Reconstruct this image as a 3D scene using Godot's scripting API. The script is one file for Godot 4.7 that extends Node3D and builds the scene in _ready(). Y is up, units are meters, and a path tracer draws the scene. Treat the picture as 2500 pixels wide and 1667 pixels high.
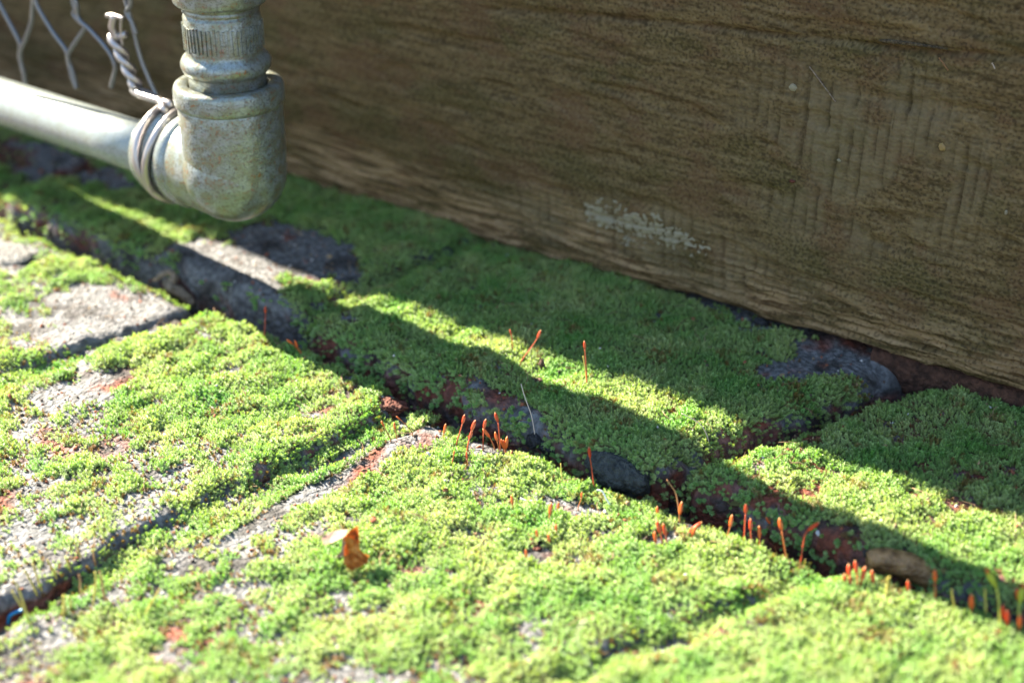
extends Node3D
# Mossy brick paving beside a weathered board, with the corner of a galvanised pipe frame.
# Plan coordinates are millimetres: x runs along the long paving joint, v across it towards the board (world z = -v).

const MM := 0.001
const EYE := Vector3(205.7, 190.0, 233.4)
const FOCAL := 3500.0
const SUN_HEIGHT := 36.0
const SUN_TURN := 1.2

var fw: Vector3
var rt: Vector3
var up: Vector3
var rng := RandomNumberGenerator.new()
var nz := {}
var used := {}
var M := {}

# ------------------------------------------------------------------ camera helpers
func ray(px: float, py: float) -> Vector3:
	return fw + rt * ((px - 1250.0) / FOCAL) - up * ((py - 833.5) / FOCAL)

func on_y(px: float, py: float, y: float) -> Vector3:
	var d := ray(px, py)
	return EYE + d * ((y - EYE.y) / d.y)

func on_v(px: float, py: float, v: float) -> Vector3:
	var d := ray(px, py)
	return EYE + d * ((-v - EYE.z) / d.z)

func on_depth(px: float, py: float, depth: float) -> Vector3:
	return EYE + ray(px, py) * depth

# where the sight line first meets the surface (raised by lift)
func on_ground(px: float, py: float, lift := 0.0) -> Vector3:
	var d := ray(px, py)
	var t := (EYE.y - 16.0) / -d.y
	for i in 400:
		var p := EYE + d * t
		if p.y < height_at(p.x, -p.z) + lift: return p
		t += 0.25
	return EYE + d * t

func depth_of(p: Vector3) -> float:
	return (p - EYE).dot(fw)

func seen(p: Vector3, margin: float) -> bool:
	var q := p - EYE
	var z := q.dot(fw)
	if z < 60.0: return false
	return absf(q.dot(rt) / z * FOCAL) < 1250.0 + margin and absf(q.dot(up) / z * FOCAL) < 833.5 + margin

# ------------------------------------------------------------------ naming helpers
func numbered(called: String) -> String:
	if not used.has(called):
		used[called] = 0
		return called
	used[called] += 1
	return "%s_%03d" % [called, used[called]]

func tag(o: Node3D, label: String, category: String, group := "", kind := "") -> void:
	if label: o.set_meta("label", label)
	if category: o.set_meta("category", category)
	if group: o.set_meta("group", group)
	if kind: o.set_meta("kind", kind)

func base(called: String, at_mm: Vector3) -> Node3D:
	var o := Node3D.new()
	o.name = numbered(called)
	add_child(o)
	o.position = at_mm * MM
	return o

# commits a SurfaceTool (in millimetres, already relative to the parent) as one named mesh
func obj(called: String, st: SurfaceTool, mat: Material, parent: Node = null, normals := true) -> MeshInstance3D:
	if normals: st.generate_normals()
	var o := MeshInstance3D.new()
	o.mesh = st.commit()
	o.mesh.surface_set_material(0, mat)
	if parent == null:
		o.name = numbered(called)
		add_child(o)
	else:
		o.name = called
		parent.add_child(o, true)
	return o

func tool() -> SurfaceTool:
	var st := SurfaceTool.new()
	st.begin(Mesh.PRIMITIVE_TRIANGLES)
	return st

# ------------------------------------------------------------------ shape helpers (millimetres in, metres out)
func grid(st: SurfaceTool, pts: PackedVector3Array, nu: int, nv: int, first: int, cols := PackedColorArray(), uvs := PackedVector2Array()) -> int:
	for i in pts.size():
		st.set_smooth_group(0)
		if cols.size(): st.set_color(cols[i])
		if uvs.size(): st.set_uv(uvs[i])
		st.add_vertex(pts[i] * MM)
	for j in nv - 1:
		for i in nu - 1:
			var a := first + j * nu + i
			st.add_index(a); st.add_index(a + nu); st.add_index(a + 1)
			st.add_index(a + 1); st.add_index(a + nu); st.add_index(a + nu + 1)
	return first + pts.size()

# a swept tube; returns the next free vertex number
func tube(st: SurfaceTool, path: Array, radii: Array, sides: int, first := 0, cols := []) -> int:
	var n := path.size()
	var pts := PackedVector3Array()
	var cc := PackedColorArray()
	var side := Vector3.ZERO
	for k in n:
		var d: Vector3 = (path[mini(k + 1, n - 1)] - path[maxi(k - 1, 0)]).normalized()
		if side == Vector3.ZERO:
			side = d.cross(Vector3(0.31, 0.17, 0.93)).normalized()
		side = (side - d * side.dot(d)).normalized()
		var other := d.cross(side)
		for s in sides + 1:
			var a := TAU * s / sides
			pts.append(path[k] + (side * cos(a) + other * sin(a)) * radii[mini(k, radii.size() - 1)])
			if cols.size(): cc.append(cols[mini(k, cols.size() - 1)])
	var nxt := grid(st, pts, sides + 1, n, first, cc)
	for e in [0, n - 1]:
		if cols.size(): st.set_color(cols[mini(e, cols.size() - 1)])
		st.set_smooth_group(1)
		st.add_vertex(path[e] * MM)
		for s in sides:
			var a: int = first + e * (sides + 1) + s
			if e == 0:
				st.add_index(nxt); st.add_index(a); st.add_index(a + 1)
			else:
				st.add_index(nxt); st.add_index(a + 1); st.add_index(a)
		nxt += 1
	return nxt

# a turned shape: profile of Vector2(radius, along) round the given axis
func lathe(st: SurfaceTool, profile: Array, segs: int, where: Transform3D, first := 0, wobble := 0.0) -> int:
	var pts := PackedVector3Array()
	for p in profile:
		for s in segs + 1:
			var a := TAU * (s % segs) / segs
			var q := Vector3(cos(a) * p.x, p.y, -sin(a) * p.x)
			if wobble > 0.0: q += q.normalized() * wobble * nz.mid.get_noise_3d(q.x * 0.9, q.y * 0.9, q.z * 0.9)
			pts.append(where * q)
	return grid(st, pts, segs + 1, profile.size(), first)

func curve(pts: Array, per := 6) -> Array:
	var out := []
	var n := pts.size()
	for k in n - 1:
		var a: Vector3 = pts[maxi(k - 1, 0)]
		var b: Vector3 = pts[k]
		var c: Vector3 = pts[k + 1]
		var d: Vector3 = pts[mini(k + 2, n - 1)]
		for s in per:
			out.append(b.cubic_interpolate(c, a, d, float(s) / per))
	out.append(pts[n - 1])
	return out

# an uneven stone: a ball pushed about by noise
func lump(st: SurfaceTool, c: Vector3, r: Vector3, rough: float, freq: float, seed_at: float, nu := 28, nv := 16) -> void:
	var pts := PackedVector3Array()
	for j in nv:
		var b := PI * j / (nv - 1)
		for i in nu + 1:
			var a := TAU * (i % nu) / nu
			var d := Vector3(sin(b) * cos(a), cos(b), sin(b) * sin(a))
			var k: float = 1.0 + rough * nz.mid.get_noise_3d(d.x * freq + seed_at, d.y * freq, d.z * freq) + 0.5 * rough * nz.fine.get_noise_3d(d.x * freq * 2.0 + seed_at, d.y * freq * 2.0, d.z * freq * 2.0)
			pts.append(c + d * r * k)
	grid(st, pts, nu + 1, nv, 0)

func noise(freq: float, seed_n: int, octaves := 3, kind := FastNoiseLite.TYPE_SIMPLEX_SMOOTH) -> FastNoiseLite:
	var n := FastNoiseLite.new()
	n.noise_type = kind
	n.seed = seed_n
	n.frequency = freq
	n.fractal_type = FastNoiseLite.FRACTAL_FBM if octaves > 1 else FastNoiseLite.FRACTAL_NONE
	n.fractal_octaves = octaves
	return n

func lin(r: float, g: float, b: float) -> Color:
	return Color(r, g, b).linear_to_srgb()

func speckle(freq: float, seed_n: int, lo: float, hi: float, size := 512, octaves := 4, contrast := 1.0) -> ImageTexture:
	var im := noise(freq, seed_n, octaves).get_seamless_image(size, size)
	im.convert(Image.FORMAT_L8)
	var d := im.get_data()
	for i in d.size():
		var t := clampf((d[i] / 255.0 - 0.5) * contrast + 0.5, 0.0, 1.0)
		d[i] = int(255.0 * lerpf(lo, hi, t))
	return ImageTexture.create_from_image(Image.create_from_data(size, size, false, Image.FORMAT_L8, d))

# ------------------------------------------------------------------ the lie of the paving
# each brick: corners a (front left), b (front right), c (back right), d (back left) in (x, v); top height; edge rounding; look
var BRICKS := [
	{"q": [Vector2(-126, -215), Vector2(-38, -215), Vector2(-10, 8.5), Vector2(-90, 12)], "y": 0.8, "r": 3.6, "grey": 0.62, "tilt": Vector2(0.004, 0.006)},
	{"q": [Vector2(-30, -215), Vector2(20, -190), Vector2(108, 7.5), Vector2(-2, 5.5)], "y": 0.3, "r": 3.4, "grey": 0.72, "tilt": Vector2(0.003, -0.004)},
	{"q": [Vector2(28, -190), Vector2(200, -190), Vector2(240, 15.0), Vector2(114, 9.5)], "y": 1.4, "r": 5.5, "grey": 0.3, "tilt": Vector2(0.0, 0.012)},
	{"q": [Vector2(-250, -215), Vector2(-137, -215), Vector2(-97, 12.5), Vector2(-205, 16.0)], "y": 0.6, "r": 3.4, "grey": 0.95, "tilt": Vector2(0.0, 0.004)},
	{"q": [Vector2(-375, -215), Vector2(-258, -215), Vector2(-212, 14.0), Vector2(-335, 14.0)], "y": 0.0, "r": 3.6, "grey": 0.5, "tilt": Vector2.ZERO},
	{"q": [Vector2(-205, 22), Vector2(-61.5, 22.5), Vector2(-52, 110), Vector2(-195, 110)], "y": 6.5, "r": 5.0, "grey": 0.8, "tilt": Vector2(0.0, 0.004)},
	{"q": [Vector2(-60, 16.5), Vector2(60, 11.5), Vector2(96, 110), Vector2(-50, 110)], "y": 5.5, "r": 7.5, "grey": 0.5, "tilt": Vector2(0.0, 0.01)},
	{"q": [Vector2(67.5, 16.5), Vector2(235, 17), Vector2(255, 110), Vector2(104, 110)], "y": 3.8, "r": 6.0, "grey": 0.12, "tilt": Vector2(0.0, 0.0)},
	{"q": [Vector2(-345, 24), Vector2(-212, 25), Vector2(-202, 110), Vector2(-340, 110)], "y": 5.5, "r": 5.0, "grey": 0.3, "tilt": Vector2.ZERO},
]

func edge_inside(q: Array, p: Vector2) -> float:
	# distance to the nearest edge, positive inside
	var best := 1e9
	for k in 4:
		var a: Vector2 = q[k]
		var b: Vector2 = q[(k + 1) % 4]
		var e := (b - a).normalized()
		best = minf(best, e.cross(p - a))
	return best

func wobble(p: Vector2) -> Vector2:
	return Vector2(nz.mid.get_noise_2d(p.x, p.y), nz.mid.get_noise_2d(p.x + 300.0, p.y - 90.0)) * 2.6 + Vector2(nz.fine.get_noise_2d(p.x, p.y), nz.fine.get_noise_2d(p.x - 150.0, p.y)) * 0.7

func bumps(p: Vector2) -> float:
	return nz.slow.get_noise_2d(p.x, p.y) * 1.3 + nz.mid.get_noise_2d(p.x + 40.0, p.y) * 0.75 + nz.fine.get_noise_2d(p.x, p.y + 70.0) * 0.3

func joint_level(u: float, v: float) -> float:
	var n: float = nz.mid.get_noise_2d(u * 1.4, v * 1.4)
	if v > 6.0 and v < 24.0: return -8.5 + n * 2.0
	if v >= 24.0: return (2.6 if u < 0.0 else -1.5) + n * 1.5
	return lerpf(-1.5, -7.0, smoothstep(-70.0, -105.0, v)) + n * 1.0

var G0 := Vector2(-350, -190)
var GN := Vector2i(540, 300)
var GH := PackedFloat32Array()
var GB := PackedInt32Array()
var GC := PackedFloat32Array()

func build_height() -> void:
	GH.resize(GN.x * GN.y)
	GB.resize(GN.x * GN.y)
	for b in BRICKS:
		var lo := Vector2(1e9, 1e9)
		var hi := -lo
		for c in b.q:
			lo = lo.min(c); hi = hi.max(c)
		b.lo = lo; b.hi = hi
		b.mid = (b.q[0] + b.q[1] + b.q[2] + b.q[3]) * 0.25
	for j in GN.y:
		for i in GN.x:
			var p := G0 + Vector2(i, j)
			var pw := p - wobble(p)
			var h := joint_level(p.x, p.y)
			var id := -1
			for k in BRICKS.size():
				var b: Dictionary = BRICKS[k]
				if pw.x < b.lo.x or pw.x > b.hi.x or pw.y < b.lo.y or pw.y > b.hi.y: continue
				var d := edge_inside(b.q, pw)
				if d <= 0.0: continue
				var r: float = b.r
				var drop := 0.0
				if d < r: drop = r - sqrt(maxf(0.0, r * r - (r - d) * (r - d)))
				h = maxf(h, b.y + b.tilt.dot(p - b.mid) + bumps(p) - drop)
				id = k
				break
			GH[j * GN.x + i] = h
			GB[j * GN.x + i] = id

func sample(g: PackedFloat32Array, u: float, v: float) -> float:
	var x := clampf(u - G0.x, 0.0, GN.x - 1.001)
	var y := clampf(v - G0.y, 0.0, GN.y - 1.001)
	var i := int(x)
	var j := int(y)
	var a := j * GN.x + i
	return lerpf(lerpf(g[a], g[a + 1], x - i), lerpf(g[a + GN.x], g[a + GN.x + 1], x - i), y - j)

func brick_at(u: float, v: float) -> int:
	return GB[clampi(int(v - G0.y + 0.5), 0, GN.y - 1) * GN.x + clampi(int(u - G0.x + 0.5), 0, GN.x - 1)]

func bare_height(u: float, v: float) -> float:
	return sample(GH, u, v)

func height_at(u: float, v: float) -> float:
	if GC.size() == 0: return sample(GH, u, v)
	return sample(GH, u, v) + mound(sample(GC, u, v))

func mound(c: float) -> float:
	return clampf(c * 1.7, 0.0, 1.5)

# bare or thick places, read off the photograph: centre, end of one half axis, end of the other (pixels), how much moss is taken away or added
var PATCHES := [
	[[285, 752], [470, 772], [285, 695], -1.6],      # grey crust on the brick under the pipe
	[[130, 800], [260, 830], [130, 770], -0.9],
	[[200, 940], [330, 905], [210, 970], -1.0],
	[[720, 650], [900, 690], [740, 590], -1.9],      # bare grey brick behind the joint
	[[560, 690], [700, 750], [580, 640], -1.8],
	[[620, 760], [740, 800], [610, 720], -1.6],
	[[2080, 905], [2230, 930], [2040, 855], -2.0],   # bare end of the upper brick
	[[1960, 925], [2080, 910], [1950, 895], -1.2],
	[[1790, 790], [1960, 850], [1800, 770], -0.9],
	[[1000, 1060], [1090, 1025], [1010, 1085], -1.6],  # mortar strip in the cross joint
	[[880, 1130], [990, 1075], [890, 1152], -1.5],
	[[770, 1180], [880, 1130], [775, 1200], -1.1],
	[[640, 1260], [770, 1180], [650, 1280], -0.7],
	[[850, 1090], [930, 1050], [855, 1105], -1.2],
	[[965, 985], [1010, 985], [965, 955], -1.3],
	[[1195, 1082], [1265, 1085], [1195, 1050], -1.2],
	[[1130, 1125], [1165, 1125], [1130, 1108], -1.1],
	[[1400, 1222], [1500, 1240], [1400, 1203], -1.5],
	[[1312, 1335], [1350, 1335], [1312, 1316], -1.6],
	[[1610, 1310], [1660, 1310], [1610, 1288], -1.4],
	[[1655, 1268], [1710, 1275], [1655, 1246], -0.7],
	[[1640, 1548], [1690, 1540], [1640, 1530], -1.2],
	[[30, 1440], [90, 1400], [40, 1480], -1.3],
	[[120, 420], [330, 480], [130, 380], -1.3],
	[[250, 330], [420, 420], [250, 300], 0.3],
	[[30, 625], [90, 625], [30, 590], -1.6],
	[[2420, 1180], [2520, 1200], [2420, 1150], -0.2],
	[[1250, 1010], [1350, 1060], [1240, 985], -1.3],
	[[1080, 950], [1150, 985], [1070, 925], -0.8],
	[[2050, 1330], [2130, 1360], [2060, 1290], -0.8],
	[[840, 1440], [900, 1440], [840, 1425], -0.5],
	[[440, 1590], [560, 1600], [440, 1560], -0.5],
	[[900, 1640], [1010, 1650], [900, 1610], -0.5],
	[[440, 1370], [520, 1370], [440, 1345], -0.7],
]

func build_cover() -> void:
	GC.resize(GN.x * GN.y)
	var ps := []
	for q in PATCHES:
		var c := on_y(q[0][0], q[0][1], 2.0)
		var a := on_y(q[1][0], q[1][1], 2.0) - c
		var b := on_y(q[2][0], q[2][1], 2.0) - c
		ps.append([Vector2(c.x, -c.z), Vector2(a.x, -a.z), Vector2(b.x, -b.z), q[3]])
	var bias := [0.14, 0.36, 0.6, 0.12, 0.25, 0.5, 0.62, 0.36, 0.5]
	for j in GN.y:
		for i in GN.x:
			var p := G0 + Vector2(i, j)
			var id := GB[j * GN.x + i]
			var c: float = nz.slow.get_noise_2d(p.x * 1.3 + 500.0, p.y * 1.3) * 0.55 + nz.mid.get_noise_2d(p.x + 900.0, p.y) * 0.62 + nz.clump.get_noise_2d(p.x, p.y) * 0.55
			if id >= 0: c += bias[id]
			elif p.y > 24.0: c += 0.5 if p.x < 0.0 else -0.1
			elif p.y > 6.0: c += -0.2
			else: c += 0.5 if p.x > 20.0 else 0.22
			# thicker along the front lip of the lower bricks beside the joint
			if id == 1 and p.y > -40.0: c += 0.16
			if id == 0 and p.y > -30.0: c += 0.25
			if id == 5 and p.y > 62.0: c += 0.4
			if id == 0 or id == 1: c -= 0.26 * smoothstep(-35.0, -95.0, p.y)
			for q in ps:
				var d: Vector2 = p - q[0]
				var det: float = q[1].cross(q[2])
				var s: float = d.cross(q[2]) / det
				var t: float = q[1].cross(d) / det
				var e := s * s + t * t
				if e < 1.6:
					e += nz.clump.get_noise_2d(p.x * 0.8, p.y * 0.8 + 70.0) * 0.5
					c += q[3] * (1.0 - smoothstep(0.55, 1.25, e))
			GC[j * GN.x + i] = c

# ------------------------------------------------------------------ the paving itself
func make_brick(b: Dictionary, parent: Node3D, k: int) -> void:
	var r: float = b.r
	var deep := 26.0
	var q: Array = b.q
	var wid: float = (q[1] - q[0]).length() * 0.5 + (q[2] - q[3]).length() * 0.5
	var lng: float = (q[3] - q[0]).length() * 0.5 + (q[2] - q[1]).length() * 0.5
	var inner := Vector2(wid, lng) * 0.5 - Vector2(r, r)
	var reach := r * PI * 0.5 + deep - r
	var lists := []
	for ax in 2:
		var list := []
		var half: float = inner[ax]
		var n := int(half * 2.0 / 1.7)
		for s in [deep - r, 14.0, 8.0, 4.5, 2.0, 0.0]:
			list.append(-half - r * PI * 0.5 - s)
		for s in [0.75, 0.5, 0.25]:
			list.append(-half - r * PI * 0.5 * s)
		for s in n + 1:
			list.append(lerpf(-half, half, float(s) / n))
		for s in range(8, -1, -1):
			list.append(-list[s])
		lists.append(list)
	var nu: int = lists[0].size()
	var nv: int = lists[1].size()
	var pts := PackedVector3Array()
	var cols := PackedColorArray()
	var red := Color(0.17, 0.05, 0.03)
	var dark := Color(0.045, 0.038, 0.038)
	var grey := Color(0.16, 0.158, 0.165)
	var pale := Color(0.21, 0.13, 0.125)
	for y in lists[1]:
		for x in lists[0]:
			var p := Vector2(x, y)
			var inn := p.clamp(-inner, inner)
			var d := p - inn
			var e := d.length()
			var out := 0.0
			var down := 0.0
			if e > 0.0:
				if e < r * PI * 0.5:
					out = r * sin(e / r); down = r * (1.0 - cos(e / r))
				else:
					out = r; down = r + (e - r * PI * 0.5)
				down = minf(down, deep)
				d = d / e * out
			var pl := inn + d
			var s := pl.x / wid + 0.5
			var t := pl.y / lng + 0.5
			var g: Vector2 = q[0].lerp(q[1], s).lerp(q[3].lerp(q[2], s), t)
			g += wobble(g)
			var h: float = b.y + b.tilt.dot(g - b.mid) + bumps(g) - down
			if down > r:
				var side: float = nz.fine.get_noise_3d(g.x * 0.8, h * 2.0, g.y * 0.8) * 0.8
				g += d.normalized() * side if d.length() > 0.0 else Vector2.ZERO
			pts.append(Vector3(g.x, h, -g.y))
			# burnt clay with a grey mineral crust, in patches with an outline of their own
			var crust: float = ((-0.12 if k == 5 else -0.55) if down > r * 0.7 else 0.0) + nz.slow.get_noise_3d(g.x * 1.6 + 77.0, h * 2.5, g.y * 1.6) + 0.6 * nz.mid.get_noise_3d(g.x * 1.5, h * 2.0, g.y * 1.5)
			var c := red.lerp(pale, smoothstep(0.0, 0.35, nz.mid.get_noise_3d(g.x * 0.9, h + 50.0, g.y * 0.9)) * 0.6)
			c = c.lerp(grey, smoothstep(-0.14, 0.1, crust + b.grey * 1.1 - 0.45))
			c = c.lerp(dark, smoothstep(0.12, 0.34, nz.mid.get_noise_3d(g.x * 0.7 + 31.0, h * 1.5, g.y * 0.7 + 9.0)) * 0.85)
			cols.append(c)
	var st := tool()
	grid(st, pts, nu, nv, 0, cols)
	obj("brick", st, M.brick, parent)

func make_paving() -> void:
	var soil := PlaneMesh.new()
	soil.size = Vector2(60, 60)
	soil.subdivide_width = 2
	soil.subdivide_depth = 2
	var g := MeshInstance3D.new()
	g.name = "ground"
	g.mesh = soil
	g.material_override = M.soil
	g.position = Vector3(0, -0.024, 0)
	add_child(g)
	tag(g, "bare dark soil under and around the brick paving", "ground", "", "structure")
	var pave := base("brick_paving", Vector3.ZERO)
	tag(pave, "old uneven red brick paving laid beside the board", "paving", "", "structure")
	for k in BRICKS.size():
		make_brick(BRICKS[k], pave, k)
	# what fills the joints
	var st := tool()
	var pts := PackedVector3Array()
	var cols := PackedColorArray()
	var nu := 330
	var nv := 176
	for j in nv:
		for i in nu:
			var p := Vector2(-340.0 + 1.6 * i, -180.0 + 1.6 * j)
			var h: float = joint_level(p.x, p.y) + nz.fine.get_noise_2d(p.x * 1.7, p.y * 1.7) * 0.9
			pts.append(Vector3(p.x, h, -p.y))
			var c := Color(0.18, 0.178, 0.185).lerp(Color(0.10, 0.085, 0.08), smoothstep(-0.1, 0.4, nz.mid.get_noise_2d(p.x, p.y)))
			if p.y > 6.0: c = Color(0.035, 0.027, 0.025).lerp(Color(0.11, 0.04, 0.026), smoothstep(-0.2, 0.3, nz.mid.get_noise_2d(p.x * 1.2, p.y * 1.2)))
			cols.append(c)
	grid(st, pts, nu, nv, 0, cols)
	obj("joint_filling", st, M.grit, pave)

# ------------------------------------------------------------------ moss
func leaf(st: SurfaceTool, foot: Vector3, turn: float, rise0: float, rise1: float, len: float, wid: float) -> void:
	var out := Vector3(cos(turn), 0, sin(turn))
	var side := Vector3(-sin(turn), 0, cos(turn))
	var m := foot + (out * cos(rise0) + Vector3.UP * sin(rise0)) * len * 0.5
	var e := m + (out * cos(rise1) + Vector3.UP * sin(rise1)) * len * 0.5
	var q := [foot - side * wid * 0.32, foot + side * wid * 0.32, m - side * wid * 0.5, m + side * wid * 0.5]
	for t in [[0, 2, 1], [1, 2, 3]]:
		for k in t: st.add_vertex(q[k] * MM)
	for k in [q[2], e, q[3]]: st.add_vertex(k * MM)

func shoot_mesh(kind: int) -> ArrayMesh:
	var st := tool()
	st.set_smooth_group(-1)
	var r := RandomNumberGenerator.new()
	r.seed = 50 + kind
	var open := [0.15, 0.5, 0.75, 0.3, 0.95][kind] as float
	for ring in 3:
		var n := [9, 8, 5][ring] as int
		for k in n:
			var a := TAU * (k + ring * 0.37 + r.randf() * 0.5) / n
			var foot := Vector3(r.randf_range(-0.06, 0.06), [0.35, 0.7, 1.0][ring] + r.randf_range(-0.1, 0.1), r.randf_range(-0.06, 0.06))
			var rise := lerpf(0.1, 0.95, open) + ring * 0.25
			leaf(st, foot, a, rise + r.randf_range(-0.1, 0.25), rise - r.randf_range(0.1, 0.7), [1.05, 0.95, 0.75][ring] * r.randf_range(0.8, 1.15), r.randf_range(0.19, 0.27))
	# leaves low on the stem
	for k in 4:
		leaf(st, Vector3(0, -0.3 + 0.2 * k, 0), k * 2.2 + kind, 0.5, 0.2, 0.8, 0.25)
	st.generate_normals()
	return st.commit()

func make_moss() -> void:
	# the felt of old stems that the living shoots stand on
	var step := 1.5
	var areas := [
		["moss", "yellow-green moss carpet on the lower bricks in front of the long joint", "moss", -180.0, 10.5],
		["moss", "green moss carpet on the raised brick course against the board", "moss", 10.5, 96.0],
	]
	var kinds := []
	for k in 5: kinds.append(shoot_mesh(k))
	for ar in areas:
		var root := base(ar[0], Vector3.ZERO)
		tag(root, ar[1], ar[2], "", "stuff")
		var st := tool()
		var index := {}
		var nxt := 0
		var v: float = ar[3]
		var rows := int((ar[4] - ar[3]) / step)
		var colsn := int(520.0 / step)
		var hs := []
		var made := PackedInt32Array()
		made.resize((rows + 1) * (colsn + 1))
		made.fill(-1)
		for j in rows + 1:
			for i in colsn + 1:
				var p := Vector2(-340.0 + i * step, v + j * step)
				var c := sample(GC, p.x, p.y)
				if c < -0.25: continue
				var h := sample(GH, p.x, p.y)
				if not seen(Vector3(p.x, h, -p.y), 260.0): continue
				h += mound(c) - 0.35 + nz.fine.get_noise_2d(p.x * 2.0, p.y * 2.0) * 0.5
				if c < 0.02: h -= (0.02 - c) * 9.0
				hs.append(h)
				st.set_color(Color(0.06, 0.062, 0.02).lerp(Color(0.11, 0.07, 0.035), smoothstep(-0.1, 0.5, nz.mid.get_noise_2d(p.x * 1.3, p.y * 1.3))))
				st.set_smooth_group(0)
				st.add_vertex(Vector3(p.x, h, -p.y) * MM)
				made[j * (colsn + 1) + i] = nxt
				nxt += 1
		for j in rows:
			for i in colsn:
				var a := made[j * (colsn + 1) + i]
				var b := made[j * (colsn + 1) + i + 1]
				var c2 := made[(j + 1) * (colsn + 1) + i]
				var d := made[(j + 1) * (colsn + 1) + i + 1]
				if a < 0 or b < 0 or c2 < 0 or d < 0: continue
				var top := [hs[a], hs[b], hs[c2], hs[d]]
				if top.max() - top.min() > 2.6: continue
				st.add_index(a); st.add_index(c2); st.add_index(b)
				st.add_index(b); st.add_index(c2); st.add_index(d)
		var mat := obj("moss_felt", st, M.felt, root)
		mat.set_meta("kind", "stuff")
		# living shoots
		var where := [[], [], [], [], []]
		var tint := [[], [], [], [], []]
		var gap := 0.72
		var nu := int(520.0 / gap)
		var nv := int((ar[4] - ar[3]) / gap)
		for j in nv:
			for i in nu:
				var p := Vector2(-340.0 + (i + rng.randf() * 0.95) * gap, v + (j + rng.randf() * 0.95) * gap)
				var c := sample(GC, p.x, p.y)
				var pick := rng.randf()
				if c < 0.0 and pick > 0.45 + c * 0.8: continue
				if c < 0.16 and pick > 0.8: continue
				var h := sample(GH, p.x, p.y)
				var q := Vector3(p.x, h, -p.y)
				if not seen(q, 240.0): continue
				q.y += mound(c) - 0.25
				var gx := (height_at(p.x + 1.0, p.y) - height_at(p.x - 1.0, p.y)) * 0.5
				var gy := (height_at(p.x, p.y + 1.0) - height_at(p.x, p.y - 1.0)) * 0.5
				var nrm := Vector3(-gx, 1.0, gy).normalized()
				if nrm.y < 0.42 and pick > 0.7: continue
				nrm = (nrm + Vector3(rng.randf_range(-0.35, 0.35), 0.15, rng.randf_range(-0.35, 0.35))).normalized()
				var size: float = rng.randf_range(0.6, 1.0) * lerpf(0.8, 1.1, clampf(c, 0.0, 1.0)) * (1.0 + 0.35 * nz.mid.get_noise_2d(p.x * 0.7 + 88.0, p.y * 0.7))
				var bs := Basis(Quaternion(Vector3.UP, nrm)) * Basis(Vector3.UP, rng.randf() * TAU)
				bs = bs.scaled_local(Vector3(size, size * rng.randf_range(0.85, 1.35), size))
				var k := rng.randi() % 5
				var hue: float = nz.slow.get_noise_2d(p.x * 1.7 - 300.0, p.y * 1.7) + 0.7 * nz.mid.get_noise_2d(p.x + 200.0, p.y + 444.0) + rng.randf_range(-0.25, 0.25)
				var green := Color(0.085, 0.34, 0.055)
				var lime := Color(0.445, 0.505, 0.235)
				var cc := green.lerp(lime, clampf(0.68 + hue * 0.36, 0.0, 1.0))
				var dead: float = nz.mid.get_noise_2d(p.x * 0.8 + 611.0, p.y * 0.8) + rng.randf_range(-0.3, 0.3)
				if dead > 0.5: cc = Color(0.26, 0.16, 0.06).lerp(cc, rng.randf() * 0.7)
				if c < 0.02 and rng.randf() < 0.4: cc = Color(0.22, 0.13, 0.06)
				cc *= rng.randf_range(0.8, 1.15)
				where[k].append(Transform3D(bs, q * MM))
				tint[k].append(cc)
		if ar[4] > 20.0:
			for id in [5, 6, 7, 8]:
				var b: Dictionary = BRICKS[id]
				for n in int((b.q[1] - b.q[0]).length() * 9.0):
					var e: Vector2 = b.q[0].lerp(b.q[1], rng.randf())
					var drop := rng.randf_range(1.0, 12.0)
					e += wobble(e)
					var cover: float = nz.mid.get_noise_2d(e.x * 0.8 + 20.0, drop * 2.0) + 0.6 * nz.clump.get_noise_2d(e.x, drop * 1.5)
					if cover < -0.1 + drop * 0.045 + (0.3 if id == 5 else 0.0): continue
					var r: float = b.r
					var sink := minf(drop, r)
					var q := Vector3(e.x, b.y + bumps(e) - drop, -(e.y + r - sqrt(r * r - (r - sink) * (r - sink))) + 0.2)
					if not seen(q, 240.0): continue
					var nrm := Vector3(rng.randf_range(-0.4, 0.4), 0.75, 1.0).normalized()
					var size := rng.randf_range(0.6, 1.0)
					where[n % 3].append(Transform3D((Basis(Quaternion(Vector3.UP, nrm)) * Basis(Vector3.UP, rng.randf() * TAU)).scaled_local(Vector3.ONE * size), q * MM))
					tint[n % 3].append(Color(0.085, 0.34, 0.055).lerp(Color(0.43, 0.51, 0.245), rng.randf_range(0.3, 0.8)) * rng.randf_range(0.8, 1.1))
		for k in 5:
			if where[k].size() == 0: continue
			var mm := MultiMesh.new()
			mm.transform_format = MultiMesh.TRANSFORM_3D
			mm.use_colors = true
			mm.mesh = kinds[k]
			mm.instance_count = where[k].size()
			for i in where[k].size():
				mm.set_instance_transform(i, where[k][i])
				mm.set_instance_color(i, tint[k][i])
			var o := MultiMeshInstance3D.new()
			o.name = "moss_shoots"
			o.multimesh = mm
			o.material_override = M.moss
			o.set_meta("kind", "stuff")
			root.add_child(o, true)
		print(ar[1], " ", where.map(func(a): return a.size()))

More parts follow.
